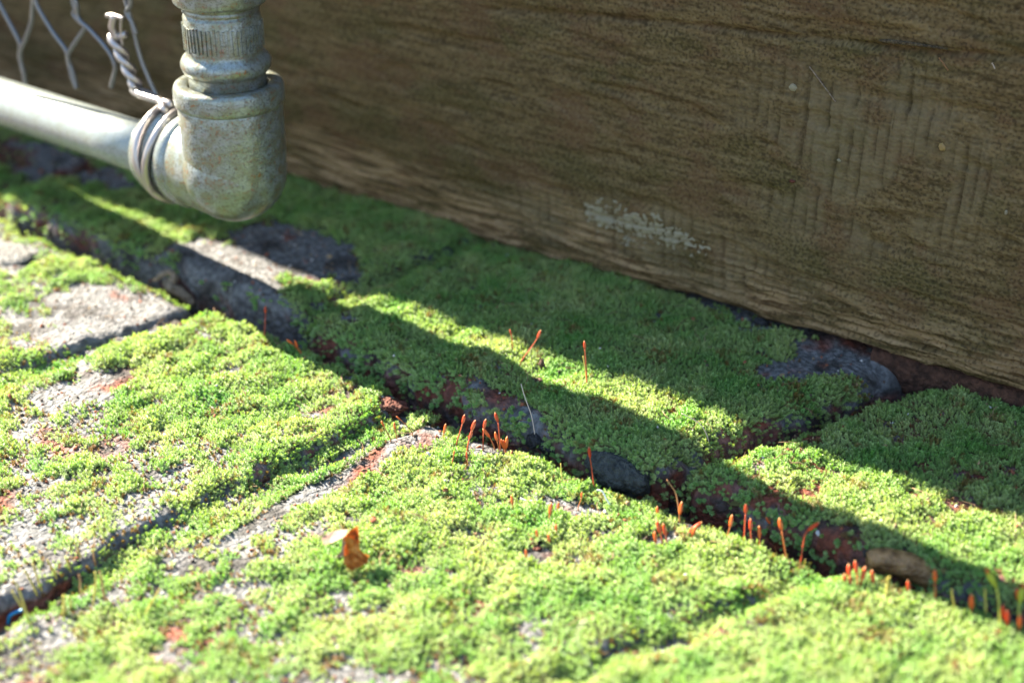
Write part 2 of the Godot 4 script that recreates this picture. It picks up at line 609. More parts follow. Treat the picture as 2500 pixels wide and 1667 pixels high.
func _ready() -> void:
	# ---------------------------------------------------------------- camera
	var pitch := deg_to_rad(28.0)
	var ahead := Vector3(-0.6018, 0, -0.7986).normalized()
	fw = ahead * cos(pitch) + Vector3.DOWN * sin(pitch)
	rt = ahead.cross(Vector3.UP).normalized()
	up = rt.cross(fw).normalized()
	var cam := Camera3D.new()
	cam.name = "camera"
	add_child(cam)
	var lens := CameraAttributesPhysical.new()
	lens.frustum_focal_length = 24.0 * FOCAL / 1667.0
	lens.frustum_near = 0.02
	lens.frustum_far = 200.0
	lens.frustum_focus_distance = 0.352
	lens.exposure_aperture = 9.2
	cam.attributes = lens
	cam.transform = Transform3D(Basis(rt, up, -fw), EYE * MM)
	cam.current = true
	# ---------------------------------------------------------------- sky, sun, exposure
	var env := Environment.new()
	env.background_mode = Environment.BG_SKY
	var sky := ProceduralSkyMaterial.new()
	sky.sky_top_color = Color(0.50, 0.63, 0.79)
	sky.sky_horizon_color = Color(0.82, 0.87, 0.88)
	sky.sky_curve = 0.25
	sky.ground_bottom_color = Color(0.22, 0.20, 0.17)
	sky.ground_horizon_color = Color(0.55, 0.55, 0.52)
	env.sky = Sky.new()
	env.sky.sky_material = sky
	env.background_energy_multiplier = 0.335
	env.tonemap_mode = Environment.TONE_MAPPER_LINEAR
	env.tonemap_exposure = 8.8
	env.sdfgi_enabled = true
	env.ssao_enabled = true
	env.ssil_enabled = true
	var we := WorldEnvironment.new()
	we.name = "world_environment"
	we.environment = env
	add_child(we)
	var sun := DirectionalLight3D.new()
	sun.name = "sun"
	add_child(sun)
	var el := deg_to_rad(SUN_HEIGHT)
	var az := deg_to_rad(SUN_TURN)
	var going := Vector3(cos(el) * cos(az), -sin(el), cos(el) * sin(az))
	sun.basis = Basis.looking_at(going, Vector3.UP)
	sun.light_color = Color(1.0, 0.955, 0.86)
	sun.light_energy = 1.5
	sun.light_angular_distance = 0.53
	sun.shadow_enabled = true
	# ---------------------------------------------------------------- noises and materials
	rng.seed = 7
	nz.slow = noise(0.022, 3, 2)
	nz.mid = noise(0.085, 11, 3)
	nz.clump = noise(0.16, 23, 2)
	nz.fine = noise(0.33, 5, 3)
	make_materials()
	# ---------------------------------------------------------------- large structure
	build_height()
	build_cover()
	make_paving()
	make_board()
	# ---------------------------------------------------------------- objects
	make_frame()
	make_wire()
	make_moss()
	make_details()

func std(rough: float, color := Color.WHITE) -> StandardMaterial3D:
	var m := StandardMaterial3D.new()
	m.roughness = rough
	m.albedo_color = color
	m.metallic_specular = 0.4
	return m

func make_materials() -> void:
	var b := std(0.85)
	b.vertex_color_use_as_albedo = true
	b.albedo_texture = speckle(0.02, 4, 0.6, 1.0, 512, 5, 2.2)
	b.uv1_triplanar = true
	b.uv1_world_triplanar = true
	b.uv1_scale = Vector3.ONE * 40.0
	b.heightmap_enabled = true
	b.heightmap_texture = speckle(0.03, 9, 0.0, 1.0, 512, 4, 1.6)
	b.heightmap_scale = 0.045
	M.brick = b
	var g: StandardMaterial3D = b.duplicate()
	g.heightmap_scale = 0.07
	g.uv1_scale = Vector3.ONE * 45.0
	M.grit = g
	var s := std(0.95, lin(0.09, 0.07, 0.05))
	s.albedo_texture = b.albedo_texture
	s.uv1_triplanar = true
	s.uv1_world_triplanar = true
	s.uv1_scale = Vector3.ONE * 3.0
	M.soil = s
	var f := std(0.95)
	f.vertex_color_use_as_albedo = true
	M.felt = f
	var m := std(0.42)
	m.vertex_color_use_as_albedo = true
	m.metallic_specular = 0.4
	m.backlight_enabled = true
	m.backlight = Color(0.95, 1.0, 0.55)
	M.moss = m
	# galvanised metal: zinc with stains and specks of rust
	M.zinc_dull = zinc(0.5, 0.36, 0.6, 1.0, 31)
	M.zinc_worn = zinc(0.55, 0.3, 0.35, 0.6, 32)
	M.zinc_bright = zinc(0.35, 0.34, 0.22, 0.15, 33)
	var w := std(0.42, lin(0.15, 0.155, 0.165))
	w.metallic = 0.7
	M.wire = w
	var t := std(0.28, lin(0.36, 0.33, 0.325))
	t.metallic = 0.75
	M.tie = t
	M.pale_wood = rough_one(0.9, Color(0.11, 0.08, 0.045), 60.0)
	M.plank = std(0.9, lin(0.09, 0.07, 0.045))
	M.batten = rough_one(0.95, Color(0.075, 0.034, 0.022), 30.0)
	M.lichen = std(0.95, lin(0.2, 0.175, 0.12))
	M.hair = std(0.5, lin(0.45, 0.36, 0.30))
	M.dark_hair = std(0.6, lin(0.08, 0.09, 0.04))
	M.white = std(0.5, lin(0.75, 0.75, 0.75))
	M.blue = std(0.4, lin(0.01, 0.16, 0.36))
	M.tan = std(0.7, lin(0.22, 0.15, 0.06))
	M.root = rough_one(0.8, Color(0.33, 0.25, 0.18), 60.0)
	M.scrap = rough_one(0.8, Color(0.16, 0.09, 0.065), 90.0)
	M.dark_stone = rough_one(0.9, Color(0.055, 0.062, 0.06), 45.0)
	M.black_stone = rough_one(0.8, Color(0.035, 0.035, 0.04), 60.0)
	M.red_stone = rough_one(0.85, Color(0.13, 0.04, 0.026), 45.0)
	M.grey_stone = rough_one(0.85, Color(0.20, 0.195, 0.19), 35.0)
	for e in [["cap_red", 0.42, 0.034, 0.006], ["cap_orange", 0.52, 0.085, 0.010], ["cap_green", 0.30, 0.34, 0.03], ["cap_tip", 0.5, 0.26, 0.12], ["stem_red", 0.34, 0.04, 0.01], ["stem_orange", 0.32, 0.08, 0.014], ["stem_yellow", 0.40, 0.33, 0.06], ["stem_brown", 0.26, 0.12, 0.05], ["stem_green", 0.34, 0.34, 0.05]]:
		var c := std(0.45, lin(e[1], e[2], e[3]))
		c.metallic_specular = 0.3
		c.backlight_enabled = true
		c.backlight = Color(0.6, 0.6, 0.55)
		M[e[0]] = c
	var lo := std(0.6)
	lo.albedo_texture = ramp_texture(0.03, 44, [[0.0, Color(0.17, 0.035, 0.008)], [0.4, Color(0.50, 0.135, 0.014)], [0.62, Color(0.64, 0.22, 0.025)], [1.0, Color(0.72, 0.40, 0.12)]], 256)
	lo.uv1_triplanar = true
	lo.uv1_scale = Vector3.ONE * 60.0
	lo.backlight_enabled = true
	lo.backlight = Color(0.92, 0.8, 0.6)
	M.leaf_orange = lo
	var lp: StandardMaterial3D = lo.duplicate()
	lp.albedo_texture = ramp_texture(0.02, 45, [[0.0, Color(0.20, 0.10, 0.065)], [1.0, Color(0.28, 0.19, 0.15)]], 128)
	lp.backlight = Color(0.5, 0.45, 0.4)
	M.leaf_pale = lp
	var hk := std(0.35)
	hk.vertex_color_use_as_albedo = true
	hk.albedo_texture = ramp_texture(0.02, 46, [[0.0, Color(0.22, 0.18, 0.15)], [0.4, Color(0.6, 0.55, 0.5)], [0.55, Color(0.95, 0.93, 0.9)], [1.0, Color(1, 1, 1)]], 256)
	hk.uv1_triplanar = true
	hk.uv1_scale = Vector3.ONE * 55.0
	hk.heightmap_enabled = true
	hk.heightmap_texture = M.brick.heightmap_texture
	hk.heightmap_scale = 0.04
	M.husk = hk

func ramp_texture(freq: float, seed_n: int, stops: Array, size := 512, octaves := 4) -> ImageTexture:
	var im := noise(freq, seed_n, octaves).get_seamless_image(size, size)
	im.convert(Image.FORMAT_L8)
	var src := im.get_data()
	var g := Gradient.new()
	var off := PackedFloat32Array()
	var col := PackedColorArray()
	for s in stops:
		off.append(s[0]); col.append(s[1])
	g.offsets = off
	g.colors = col
	var lut := []
	for k in 256: lut.append(g.sample(clampf((k / 255.0 - 0.5) * 1.5 + 0.5, 0, 1)).linear_to_srgb())
	var d := PackedByteArray()
	d.resize(size * size * 3)
	for i in src.size():
		var c: Color = lut[src[i]]
		d[i * 3] = int(c.r * 255.0); d[i * 3 + 1] = int(c.g * 255.0); d[i * 3 + 2] = int(c.b * 255.0)
	return ImageTexture.create_from_image(Image.create_from_data(size, size, false, Image.FORMAT_RGB8, d))

func rough_one(rough: float, c: Color, scale: float) -> StandardMaterial3D:
	var m := std(rough, c.linear_to_srgb())
	m.albedo_texture = M.brick.albedo_texture
	m.heightmap_enabled = true
	m.heightmap_texture = M.brick.heightmap_texture
	m.heightmap_scale = 0.08
	m.uv1_triplanar = true
	m.uv1_scale = Vector3.ONE * scale
	return m

func zinc(metal: float, rough: float, stain: float, rust: float, seed_n: int) -> StandardMaterial3D:
	var m := std(rough)
	m.metallic = metal
	var size := 512
	var a := noise(0.012, seed_n, 4).get_seamless_image(size, size)
	var b := noise(0.05, seed_n + 50, 3).get_seamless_image(size, size)
	a.convert(Image.FORMAT_L8)
	b.convert(Image.FORMAT_L8)
	var da := a.get_data()
	var db := b.get_data()
	var d := PackedByteArray()
	d.resize(size * size * 3)
	var rg := PackedByteArray()
	rg.resize(size * size)
	for i in da.size():
		var x := da[i] / 255.0
		var y := db[i] / 255.0
		var c := Color(0.255, 0.285, 0.29).lerp(Color(0.19, 0.20, 0.15), clampf(smoothstep(0.3, 0.7, x) * stain * 1.8, 0.0, 1.0))
		c = c.lerp(Color(0.06, 0.065, 0.055), smoothstep(0.52, 0.8, y) * stain * 1.3)
		c = c.lerp(Color(0.24, 0.09, 0.03), smoothstep(0.68, 0.78, 0.66 * y + 0.36 * x) * rust)
		c = c.linear_to_srgb()
		d[i * 3] = int(c.r * 255.0); d[i * 3 + 1] = int(c.g * 255.0); d[i * 3 + 2] = int(c.b * 255.0)
		rg[i] = int(255.0 * clampf(0.75 + 0.25 * smoothstep(0.3, 0.7, y), 0, 1))
	m.albedo_texture = ImageTexture.create_from_image(Image.create_from_data(size, size, false, Image.FORMAT_RGB8, d))
	m.roughness_texture = ImageTexture.create_from_image(Image.create_from_data(size, size, false, Image.FORMAT_L8, rg))
	m.heightmap_enabled = true
	m.heightmap_texture = m.roughness_texture
	m.heightmap_scale = 0.012
	m.uv1_triplanar = true
	m.uv1_scale = Vector3.ONE * 34.0
	return m

# ------------------------------------------------------------------ the board
var CRACK := []

func board_foot(u: float) -> float:
	return lerpf(4.0, 7.5, smoothstep(-60.0, 80.0, u)) + nz.slow.get_noise_2d(u, 4.0) * 2.0 + nz.mid.get_noise_2d(u, 9.0) * 0.8

func saw_marks(u: float, y: float) -> float:
	# how strongly the saw's upright scores still show here
	var a := 1.0 - smoothstep(0.55, 1.1, Vector2((u - 72.0) / 42.0, (y - 62.0) / 30.0).length())
	a = maxf(a, 0.8 * (1.0 - smoothstep(0.6, 1.1, Vector2((u - 10.0) / 60.0, (y - 22.0) / 16.0).length())))
	return a * smoothstep(-0.15, 0.3, nz.mid.get_noise_2d(u * 0.5, y * 0.45 + 60.0) + 0.18)

func saw_profile(u: float, y: float) -> float:
	var w: float = u / 3.3 + nz.slow.get_noise_1d(y * 0.6) * 0.4 + nz.fine.get_noise_1d(floorf(u / 3.3) * 13.0) * 0.3
	var n := floorf(w)
	var worn: float = smoothstep(-0.4, 0.05, nz.mid.get_noise_2d(n * 47.0, y * 0.55 + n * 9.0))
	return absf(w - n - 0.3) * 1.4 * lerpf(0.4, 1.0, worn) * (0.8 + 0.6 * absf(nz.fine.get_noise_1d(n * 31.0)))

func crack_y(u: float) -> float:
	for k in CRACK.size() - 1:
		if u <= CRACK[k + 1].x: return lerpf(CRACK[k].y, CRACK[k + 1].y, clampf((u - CRACK[k].x) / (CRACK[k + 1].x - CRACK[k].x), 0, 1))
	return CRACK[-1].y

func crack_near(u: float, y: float) -> float:
	var best := 99.0
	for k in CRACK.size() - 1:
		var a: Vector2 = CRACK[k]
		var b: Vector2 = CRACK[k + 1]
		if u < a.x - 3.0 or u > b.x + 3.0: continue
		best = minf(best, Geometry2D.get_closest_point_to_segment(Vector2(u, y), a, b).distance_to(Vector2(u, y)))
	return best

func board_in(u: float, y: float) -> float:
	var t := y - board_foot(u)
	var d := 0.0
	if t < 15.0:
		var s := 15.0 - maxf(t, 0.0)
		d = (15.0 - sqrt(maxf(0.0, 225.0 - s * s))) * 0.62
	var wav: float = y + nz.slow.get_noise_2d(u * 0.5, 31.0) * 3.0
	var ridge: float = absf(nz.mid.get_noise_2d(u * 0.05 + 12.0, wav * 4.6))
	d += ridge * lerpf(0.6, 4.2, 1.0 - smoothstep(6.0, 30.0, t))
	d += nz.slow.get_noise_2d(u * 0.4, y * 1.2) * 0.7 + nz.mid.get_noise_2d(u * 0.35, y * 1.4) * 0.45 + nz.fine.get_noise_2d(u * 0.4, y * 1.1) * 0.14
	var s2 := saw_marks(u, y)
	if s2 > 0.0: d += s2 * 1.3 * saw_profile(u, y)
	var c := crack_near(u, y)
	if c < 3.0: d += 1.6 * exp(-pow(c / 0.6, 2.0)) * smoothstep(-0.5, 0.1, nz.mid.get_noise_1d(u * 0.8) + 0.15) + 0.3 * exp(-pow(c / 1.6, 2.0))
	# flaked hollows
	var f: float = nz.mid.get_noise_2d(u * 0.22 + 70.0, y * 0.9 + 20.0)
	d += smoothstep(0.24, 0.34, f) * 0.8
	return d

func on_board(px: float, py: float) -> Vector3:
	var p := on_v(px, py, 88.0)
	return on_v(px, py, 88.0 + board_in(p.x, p.y))

func make_board() -> void:
	for q in [[1180, 22], [1450, 40], [1700, 62], [1830, 76], [1950, 90], [2050, 102], [2140, 117], [2250, 126], [2360, 130], [2500, 143], [2620, 160]]:
		var p := on_v(q[0], q[1], 88.0)
		CRACK.append(Vector2(p.x, p.y))
	# colour and relief of the face, computed texel by texel
	var tw := 1280
	var th := 600
	var alb := PackedByteArray()
	var hgt := PackedByteArray()
	alb.resize(tw * th * 3)
	hgt.resize(tw * th)
	var grain := noise(0.5, 71, 3)
	var spots := noise(0.9, 72, 2)
	var blot := noise(0.035, 73, 3)
	var fibre := noise(1.1, 74, 2)
	for j in th:
		var y := 210.0 * (1.0 - (j + 0.5) / th)
		for i in tw:
			var u := -300.0 + 450.0 * (i + 0.5) / tw
			var g := grain.get_noise_2d(u * 0.07, y * 1.1)
			var fi := fibre.get_noise_2d(u * 0.42, y * 0.95)
			var b := blot.get_noise_2d(u * 0.6, y * 1.3)
			var b2 := blot.get_noise_2d(u + 300.0, y * 1.5 + 80.0)
			var sp := spots.get_noise_2d(u, y)
			# weathered grey-brown wood, olive algae film, reddish bare wood, black mould dots
			var md := blot.get_noise_2d(u * 3.4 + 50.0, y * 6.5)
			var c := Color(0.048, 0.0325, 0.0155).lerp(Color(0.165, 0.116, 0.056), clampf(0.45 + g * 0.45 + fi * 0.45 + md * 0.35, 0.0, 1.0))
			c = c.lerp(Color(0.062, 0.058, 0.020), smoothstep(-0.1, 0.6, b) * 0.4)
			c = c.lerp(Color(0.098, 0.056, 0.030), smoothstep(0.0, 0.5, b2 + md * 0.4) * 0.6)
			var t := y - 6.0
			if t < 30.0: c = c.lerp(Color(0.27, 0.185, 0.105), (1.0 - smoothstep(5.0, 27.0, t + b * 14.0)) * smoothstep(-0.3, 0.2, g) * 0.9)
			c = c.lerp(Color(0.014, 0.012, 0.009), smoothstep(0.22, 0.5, sp + b * 0.25 + md * 0.2) * 0.6)
			c = c.lerp(Color(0.16, 0.125, 0.075), smoothstep(0.36, 0.5, -sp + 0.25 * g) * 0.5)
			var s2 := saw_marks(u, y) if u > -60.0 and y < 100.0 else 0.0
			if s2 > 0.02: c = c.lerp(Color(0.035, 0.026, 0.014), s2 * 0.6 * smoothstep(0.35, 0.8, saw_profile(u, y))).lerp(Color(0.14, 0.11, 0.065), s2 * 0.7 * (1.0 - saw_profile(u, y)))
			c = c.linear_to_srgb()
			var a := (j * tw + i) * 3
			alb[a] = int(clampf(c.r, 0, 1) * 255.0)
			alb[a + 1] = int(clampf(c.g, 0, 1) * 255.0)
			alb[a + 2] = int(clampf(c.b, 0, 1) * 255.0)
			hgt[j * tw + i] = int(clampf(0.5 + g * 0.22 + fi * 0.5 , 0, 1) * 255.0)
	var m := std(0.88)
	m.metallic_specular = 0.18
	m.albedo_texture = ImageTexture.create_from_image(Image.create_from_data(tw, th, false, Image.FORMAT_RGB8, alb))
	m.heightmap_enabled = true
	m.heightmap_texture = ImageTexture.create_from_image(Image.create_from_data(tw, th, false, Image.FORMAT_L8, hgt))
	m.heightmap_scale = 0.03
	M.board = m
	# the face as a fine sheet, closed by the underside, the top and the back
	var us := []
	for k in 24: us.append(-1290.0 + 42.0 * k)
	for k in 380: us.append(-310.0 + 1.22 * k)
	for k in 14: us.append(155.0 + 22.0 * k)
	var rows := []
	for k in 146: rows.append(0.78 * k)
	for k in 19: rows.append(118.0 + 5.0 * k)
	var pts := PackedVector3Array()
	var uvs := PackedVector2Array()
	var st := tool()
	var nu := us.size()
	var crack_row := roundf((CRACK[6].y - board_foot(CRACK[6].x)) / 0.75)
	for ring in [-2, -1]:      # back, underside
		for u in us:
			var f := board_foot(u)
			pts.append(Vector3(u, f + (30.0 if ring == -2 else 0.0), -138.0))
			uvs.append(Vector2((u + 300.0) / 450.0, 1.0 - 0.02))
	for r in rows:
		for u in us:
			var f := board_foot(u)
			var y: float = f + r * (208.0 - f) / 208.0
			if u > CRACK[0].x and r < 117.0:
				var ck := crack_y(u)
				var row := crack_row
				var lead: float = ck - (f + row * 0.78 * (208.0 - f) / 208.0)
				var away: float = r / 0.78 - row
				y += lead * exp(-pow(away / 22.0, 2.0)) * smoothstep(CRACK[0].x, CRACK[0].x + 40.0, u)
			pts.append(Vector3(u, y, -88.0 - board_in(u, y)))
			uvs.append(Vector2((u + 300.0) / 450.0, 1.0 - y / 210.0))
	for u in us:
		pts.append(Vector3(u, 208.0, -138.0))
		uvs.append(Vector2((u + 300.0) / 450.0, 0.01))
	for u in us:
		pts.append(Vector3(u, board_foot(u) + 30.0, -138.0))
		uvs.append(Vector2((u + 300.0) / 450.0, 0.01))
	grid(st, pts, nu, rows.size() + 4, 0, PackedColorArray(), uvs)
	for e in [0, nu - 1]:      # end faces
		var n := pts.size() + (0 if e == 0 else 4)
		var x: float = us[e]
		for q in [Vector3(x, 6, -100), Vector3(x, 208, -90), Vector3(x, 208, -138), Vector3(x, 6, -138)]:
			st.set_smooth_group(5)
			st.set_uv(Vector2(0.5, 0.5))
			st.add_vertex(q * MM)
		for k in ([0, 2, 1, 0, 3, 2] if e > 0 else [0, 1, 2, 0, 2, 3]): st.add_index(n + k)
	st.generate_normals()
	st.generate_tangents()
	var board := obj("wooden_board", st, m, null, false)
	tag(board, "weathered grey-brown timber board standing on edge behind the moss", "board")
	# the capping plank on top, out of the frame: its overhang keeps the sun off the ground beside the board
	st = tool()
	var bm := BoxMesh.new()
	bm.size = Vector3(2300, 27, 88) * MM
	bm.subdivide_width = 40
	st.append_from(bm, 0, Transform3D(Basis(Vector3.UP, 0.026), Vector3(-300, 222.0, -92.4) * MM))
	var pl := obj("capping_plank", st, M.plank, null, false)
	tag(pl, "weathered plank capping the top of the upright board", "plank")
	# raised splinter along the crack
	st = tool()
	var path := []
	for q in [[2148, 97], [2185, 101], [2230, 106], [2275, 112], [2318, 119]]: path.append(on_board(q[0], q[1]) + Vector3(0, 0, 0.5))
	tube(st, curve(path, 4), [0.15, 0.3, 0.42, 0.5, 0.5, 0.46, 0.5, 0.45, 0.42, 0.4, 0.38, 0.34, 0.32, 0.28, 0.25, 0.2, 0.12], 7)
	obj("splinter", st, M.pale_wood, board)
	# lighter batten showing under the board
	var bt := tool()
	var bp := PackedVector3Array()
	for k in 5:
		for i in 60:
			var u := 80.0 + 4.0 * i
			var prof: Array = [[150.0, 8.9], [93.5, 8.9], [92.6, 7.6], [92.4, -7.0], [150.0, -7.0]]
			bp.append(Vector3(u, prof[k][1] + nz.mid.get_noise_2d(u, k) * 0.4, -prof[k][0] - nz.mid.get_noise_2d(u * 0.8, k * 9.0) * 0.5))
	grid(bt, bp, 60, 5, 0)
	var bat := obj("wooden_batten", bt, M.batten)
	tag(bat, "dark reddish timber strip showing below the foot of the weathered board", "batten")
	# crust of grey lichen
	st = tool()
	var lp := PackedVector3Array()
	for j in 44:
		for i in 130:
			var px := 1425.0 + 310.0 * i / 129.0
			var mid := 528.0 + (px - 1450.0) * 0.27
			var w := (j / 43.0 - 0.5) * 2.0
			var py := mid + w * 52.0
			var p := on_v(px, py, 88.0)
			var body := 0.8 - absf(w) * 1.25 - absf(px - 1540.0) / 300.0
			var k: float = body + nz.mid.get_noise_2d(p.x * 1.5, p.y * 1.8) * 0.9 + nz.fine.get_noise_2d(p.x * 1.6, p.y * 1.6) * 1.1
			var lift: float = clampf(k * 0.8, -1.0, 0.35) + nz.fine.get_noise_2d(p.x * 2.0, p.y * 2.0) * 0.25
			lp.append(Vector3(p.x, p.y, -88.0 - board_in(p.x, p.y) + (lift if k > 0.0 else -0.9)))
	grid(st, lp, 130, 44, 0)
	var li := obj("lichen", st, M.lichen)
	tag(li, "pale grey crusty lichen patch on the lower face of the board", "lichen")

# ------------------------------------------------------------------ pipe frame
func make_frame() -> void:
	var at := Vector3(-81.3, 44.9, -19.8)
	var root := base("pipe_frame", at)
	root.scale = Vector3.ONE * 0.955
	tag(root, "weathered galvanised pipe frame corner with round elbow above the moss", "pipe")
	var upright := Transform3D()
	# the side port and the rail: not quite square to the upright, drooping a little
	var along := Vector3(-0.9946, -0.048, -0.092).normalized()
	var port := Basis(along.cross(Vector3.BACK).normalized(), along, along.cross(Vector3.BACK).normalized().cross(along))
	var flat := Transform3D(port * Basis.from_scale(Vector3(1, 0.86, 1)), Vector3(0, -0.6, 1.0))
	# elbow: rounded barrel
	var prof := [Vector2(0.01, -14.7)]
	for k in range(1, 13):
		var a := PI * 0.5 * k / 12.0
		prof.append(Vector2(14.7 * sin(a), -14.7 * cos(a)))
	prof += [Vector2(14.75, 5), Vector2(14.8, 12), Vector2(14.8, 19.6), Vector2(14.55, 20.2)]
	var st := tool()
	var n := lathe(st, prof, 64, upright, 0, 0.16)
	n = lathe(st, [Vector2(13.9, -2), Vector2(14.0, 8), Vector2(13.7, 13), Vector2(13.6, 19)], 64, flat, n, 0.16)
	var knee := []
	for k in 17:
		var a := PI * k / 16.0
		knee.append(Vector2(maxf(0.01, 15.3 * sin(a)), -15.3 * cos(a)))
	n = lathe(st, knee, 64, Transform3D(Basis(), Vector3(-0.8, 0, 0.2)), n, 0.16)
	var elbow := obj("elbow", st, M.zinc_dull, root)
	st = tool()
	lathe(st, [Vector2(14.6, 20.1), Vector2(15.3, 20.6), Vector2(15.6, 21.6), Vector2(15.6, 25.2), Vector2(15.2, 26.2), Vector2(14.4, 26.7), Vector2(11.6, 26.5), Vector2(11.3, 25.6), Vector2(11.2, 20.0)], 64, upright, 0, 0.18)
	obj("rim", st, M.zinc_dull, elbow)
	st = tool()
	lathe(st, [Vector2(13.5, 18.6), Vector2(14.2, 19.4), Vector2(14.5, 21.0), Vector2(14.3, 23.2), Vector2(13.7, 24.6), Vector2(13.1, 25.4), Vector2(13.0, 30.5), Vector2(13.6, 31.6), Vector2(13.9, 33.5), Vector2(13.8, 37.5), Vector2(13.2, 39.6), Vector2(11.8, 40.4), Vector2(9.0, 40.2), Vector2(8.2, 39.0)], 64, flat, 0, 0.14)
	obj("collar", st, M.zinc_worn, elbow)
	# small cast mark standing proud of the elbow
	st = tool()
	var cm := on_depth(482, 425, 402.5 - 11.6) - at
	var outw := cm.normalized()
	var sx := Vector3.UP.cross(outw).normalized()
	var sy := outw.cross(sx)
	for rim_k in [[0.0, 0.0, 2.2, 3.4, 0.5], [0.0, 0.0, 1.3, 2.5, 0.9]]:
		var f0: int = 0
		var bm := BoxMesh.new()
		bm.size = Vector3(rim_k[2], rim_k[3], 1.2) * MM
		st.append_from(bm, 0, Transform3D(Basis(sx, sy, outw), (outw * (14.3 + rim_k[4] * 0.6)) * MM))
	obj("cast_mark", st, M.zinc_worn, elbow, false)
	# horizontal tube, running away along the board
	st = tool()
	lathe(st, [Vector2(6.6, 30.0), Vector2(7.9, 30.0), Vector2(7.9, 60.0), Vector2(7.95, 120.0), Vector2(7.9, 200.0), Vector2(7.9, 700.0), Vector2(6.6, 700.0)], 48, Transform3D(port, Vector3(0, -1.2, 3.0)), 0)
	obj("rail", st, M.zinc_bright, root)
	# nipple with a pressed ring and knurled sleeve
	st = tool()
	lathe(st, [Vector2(10.6, 21.0), Vector2(10.9, 26.0), Vector2(10.9, 29.0), Vector2(11.4, 29.6), Vector2(12.2, 30.4), Vector2(12.7, 31.8), Vector2(12.6, 33.0), Vector2(11.9, 34.2), Vector2(10.9, 34.8), Vector2(10.75, 36.0), Vector2(10.75, 45.6), Vector2(10.55, 46.1), Vector2(10.1, 46.5), Vector2(10.1, 46.9), Vector2(10.7, 47.3), Vector2(10.1, 47.8), Vector2(10.1, 48.1), Vector2(10.6, 48.5), Vector2(10.6, 52.0)], 64, upright, 0, 0.1)
	var nip := obj("nipple", st, M.zinc_dull, root)
	st = tool()
	for k in 52:
		var a := TAU * k / 52.0
		var bm := BoxMesh.new()
		bm.size = Vector3(0.6, rng.randf_range(6.4, 7.6), 0.9) * MM
		var tilt := Basis(Vector3.UP, a) * Basis(Vector3.BACK, rng.randf_range(-0.03, 0.03))
		st.append_from(bm, 0, Transform3D(tilt, (Basis(Vector3.UP, a) * Vector3(0, 40.3 + rng.randf_range(-0.3, 0.3), 10.72)) * MM))
	var kn := obj("knurling", st, M.zinc_dull, nip, false)
	kn.set_meta("kind", "stuff")
	st = tool()
	lathe(st, [Vector2(10.2, 48.9), Vector2(12.2, 49.2), Vector2(12.9, 50.0), Vector2(13.1, 51.4), Vector2(13.1, 70.0), Vector2(12.6, 71.0), Vector2(7.5, 71.4)], 64, upright, 0, 0.16)
	obj("coupling", st, M.zinc_dull, root)
	st = tool()
	lathe(st, [Vector2(8.2, 60.0), Vector2(8.2, 120.0), Vector2(8.2, 620.0), Vector2(0.1, 620.0)], 40, upright, 0)
	obj("upright", st, M.zinc_bright, root)

# ------------------------------------------------------------------ wire netting and the tie that holds it
func wire_path(list: Array, v: float, origin: Vector3) -> Array:
	var out := []
	for q in list: out.append(on_v(q[0], q[1], v) - origin)
	return out

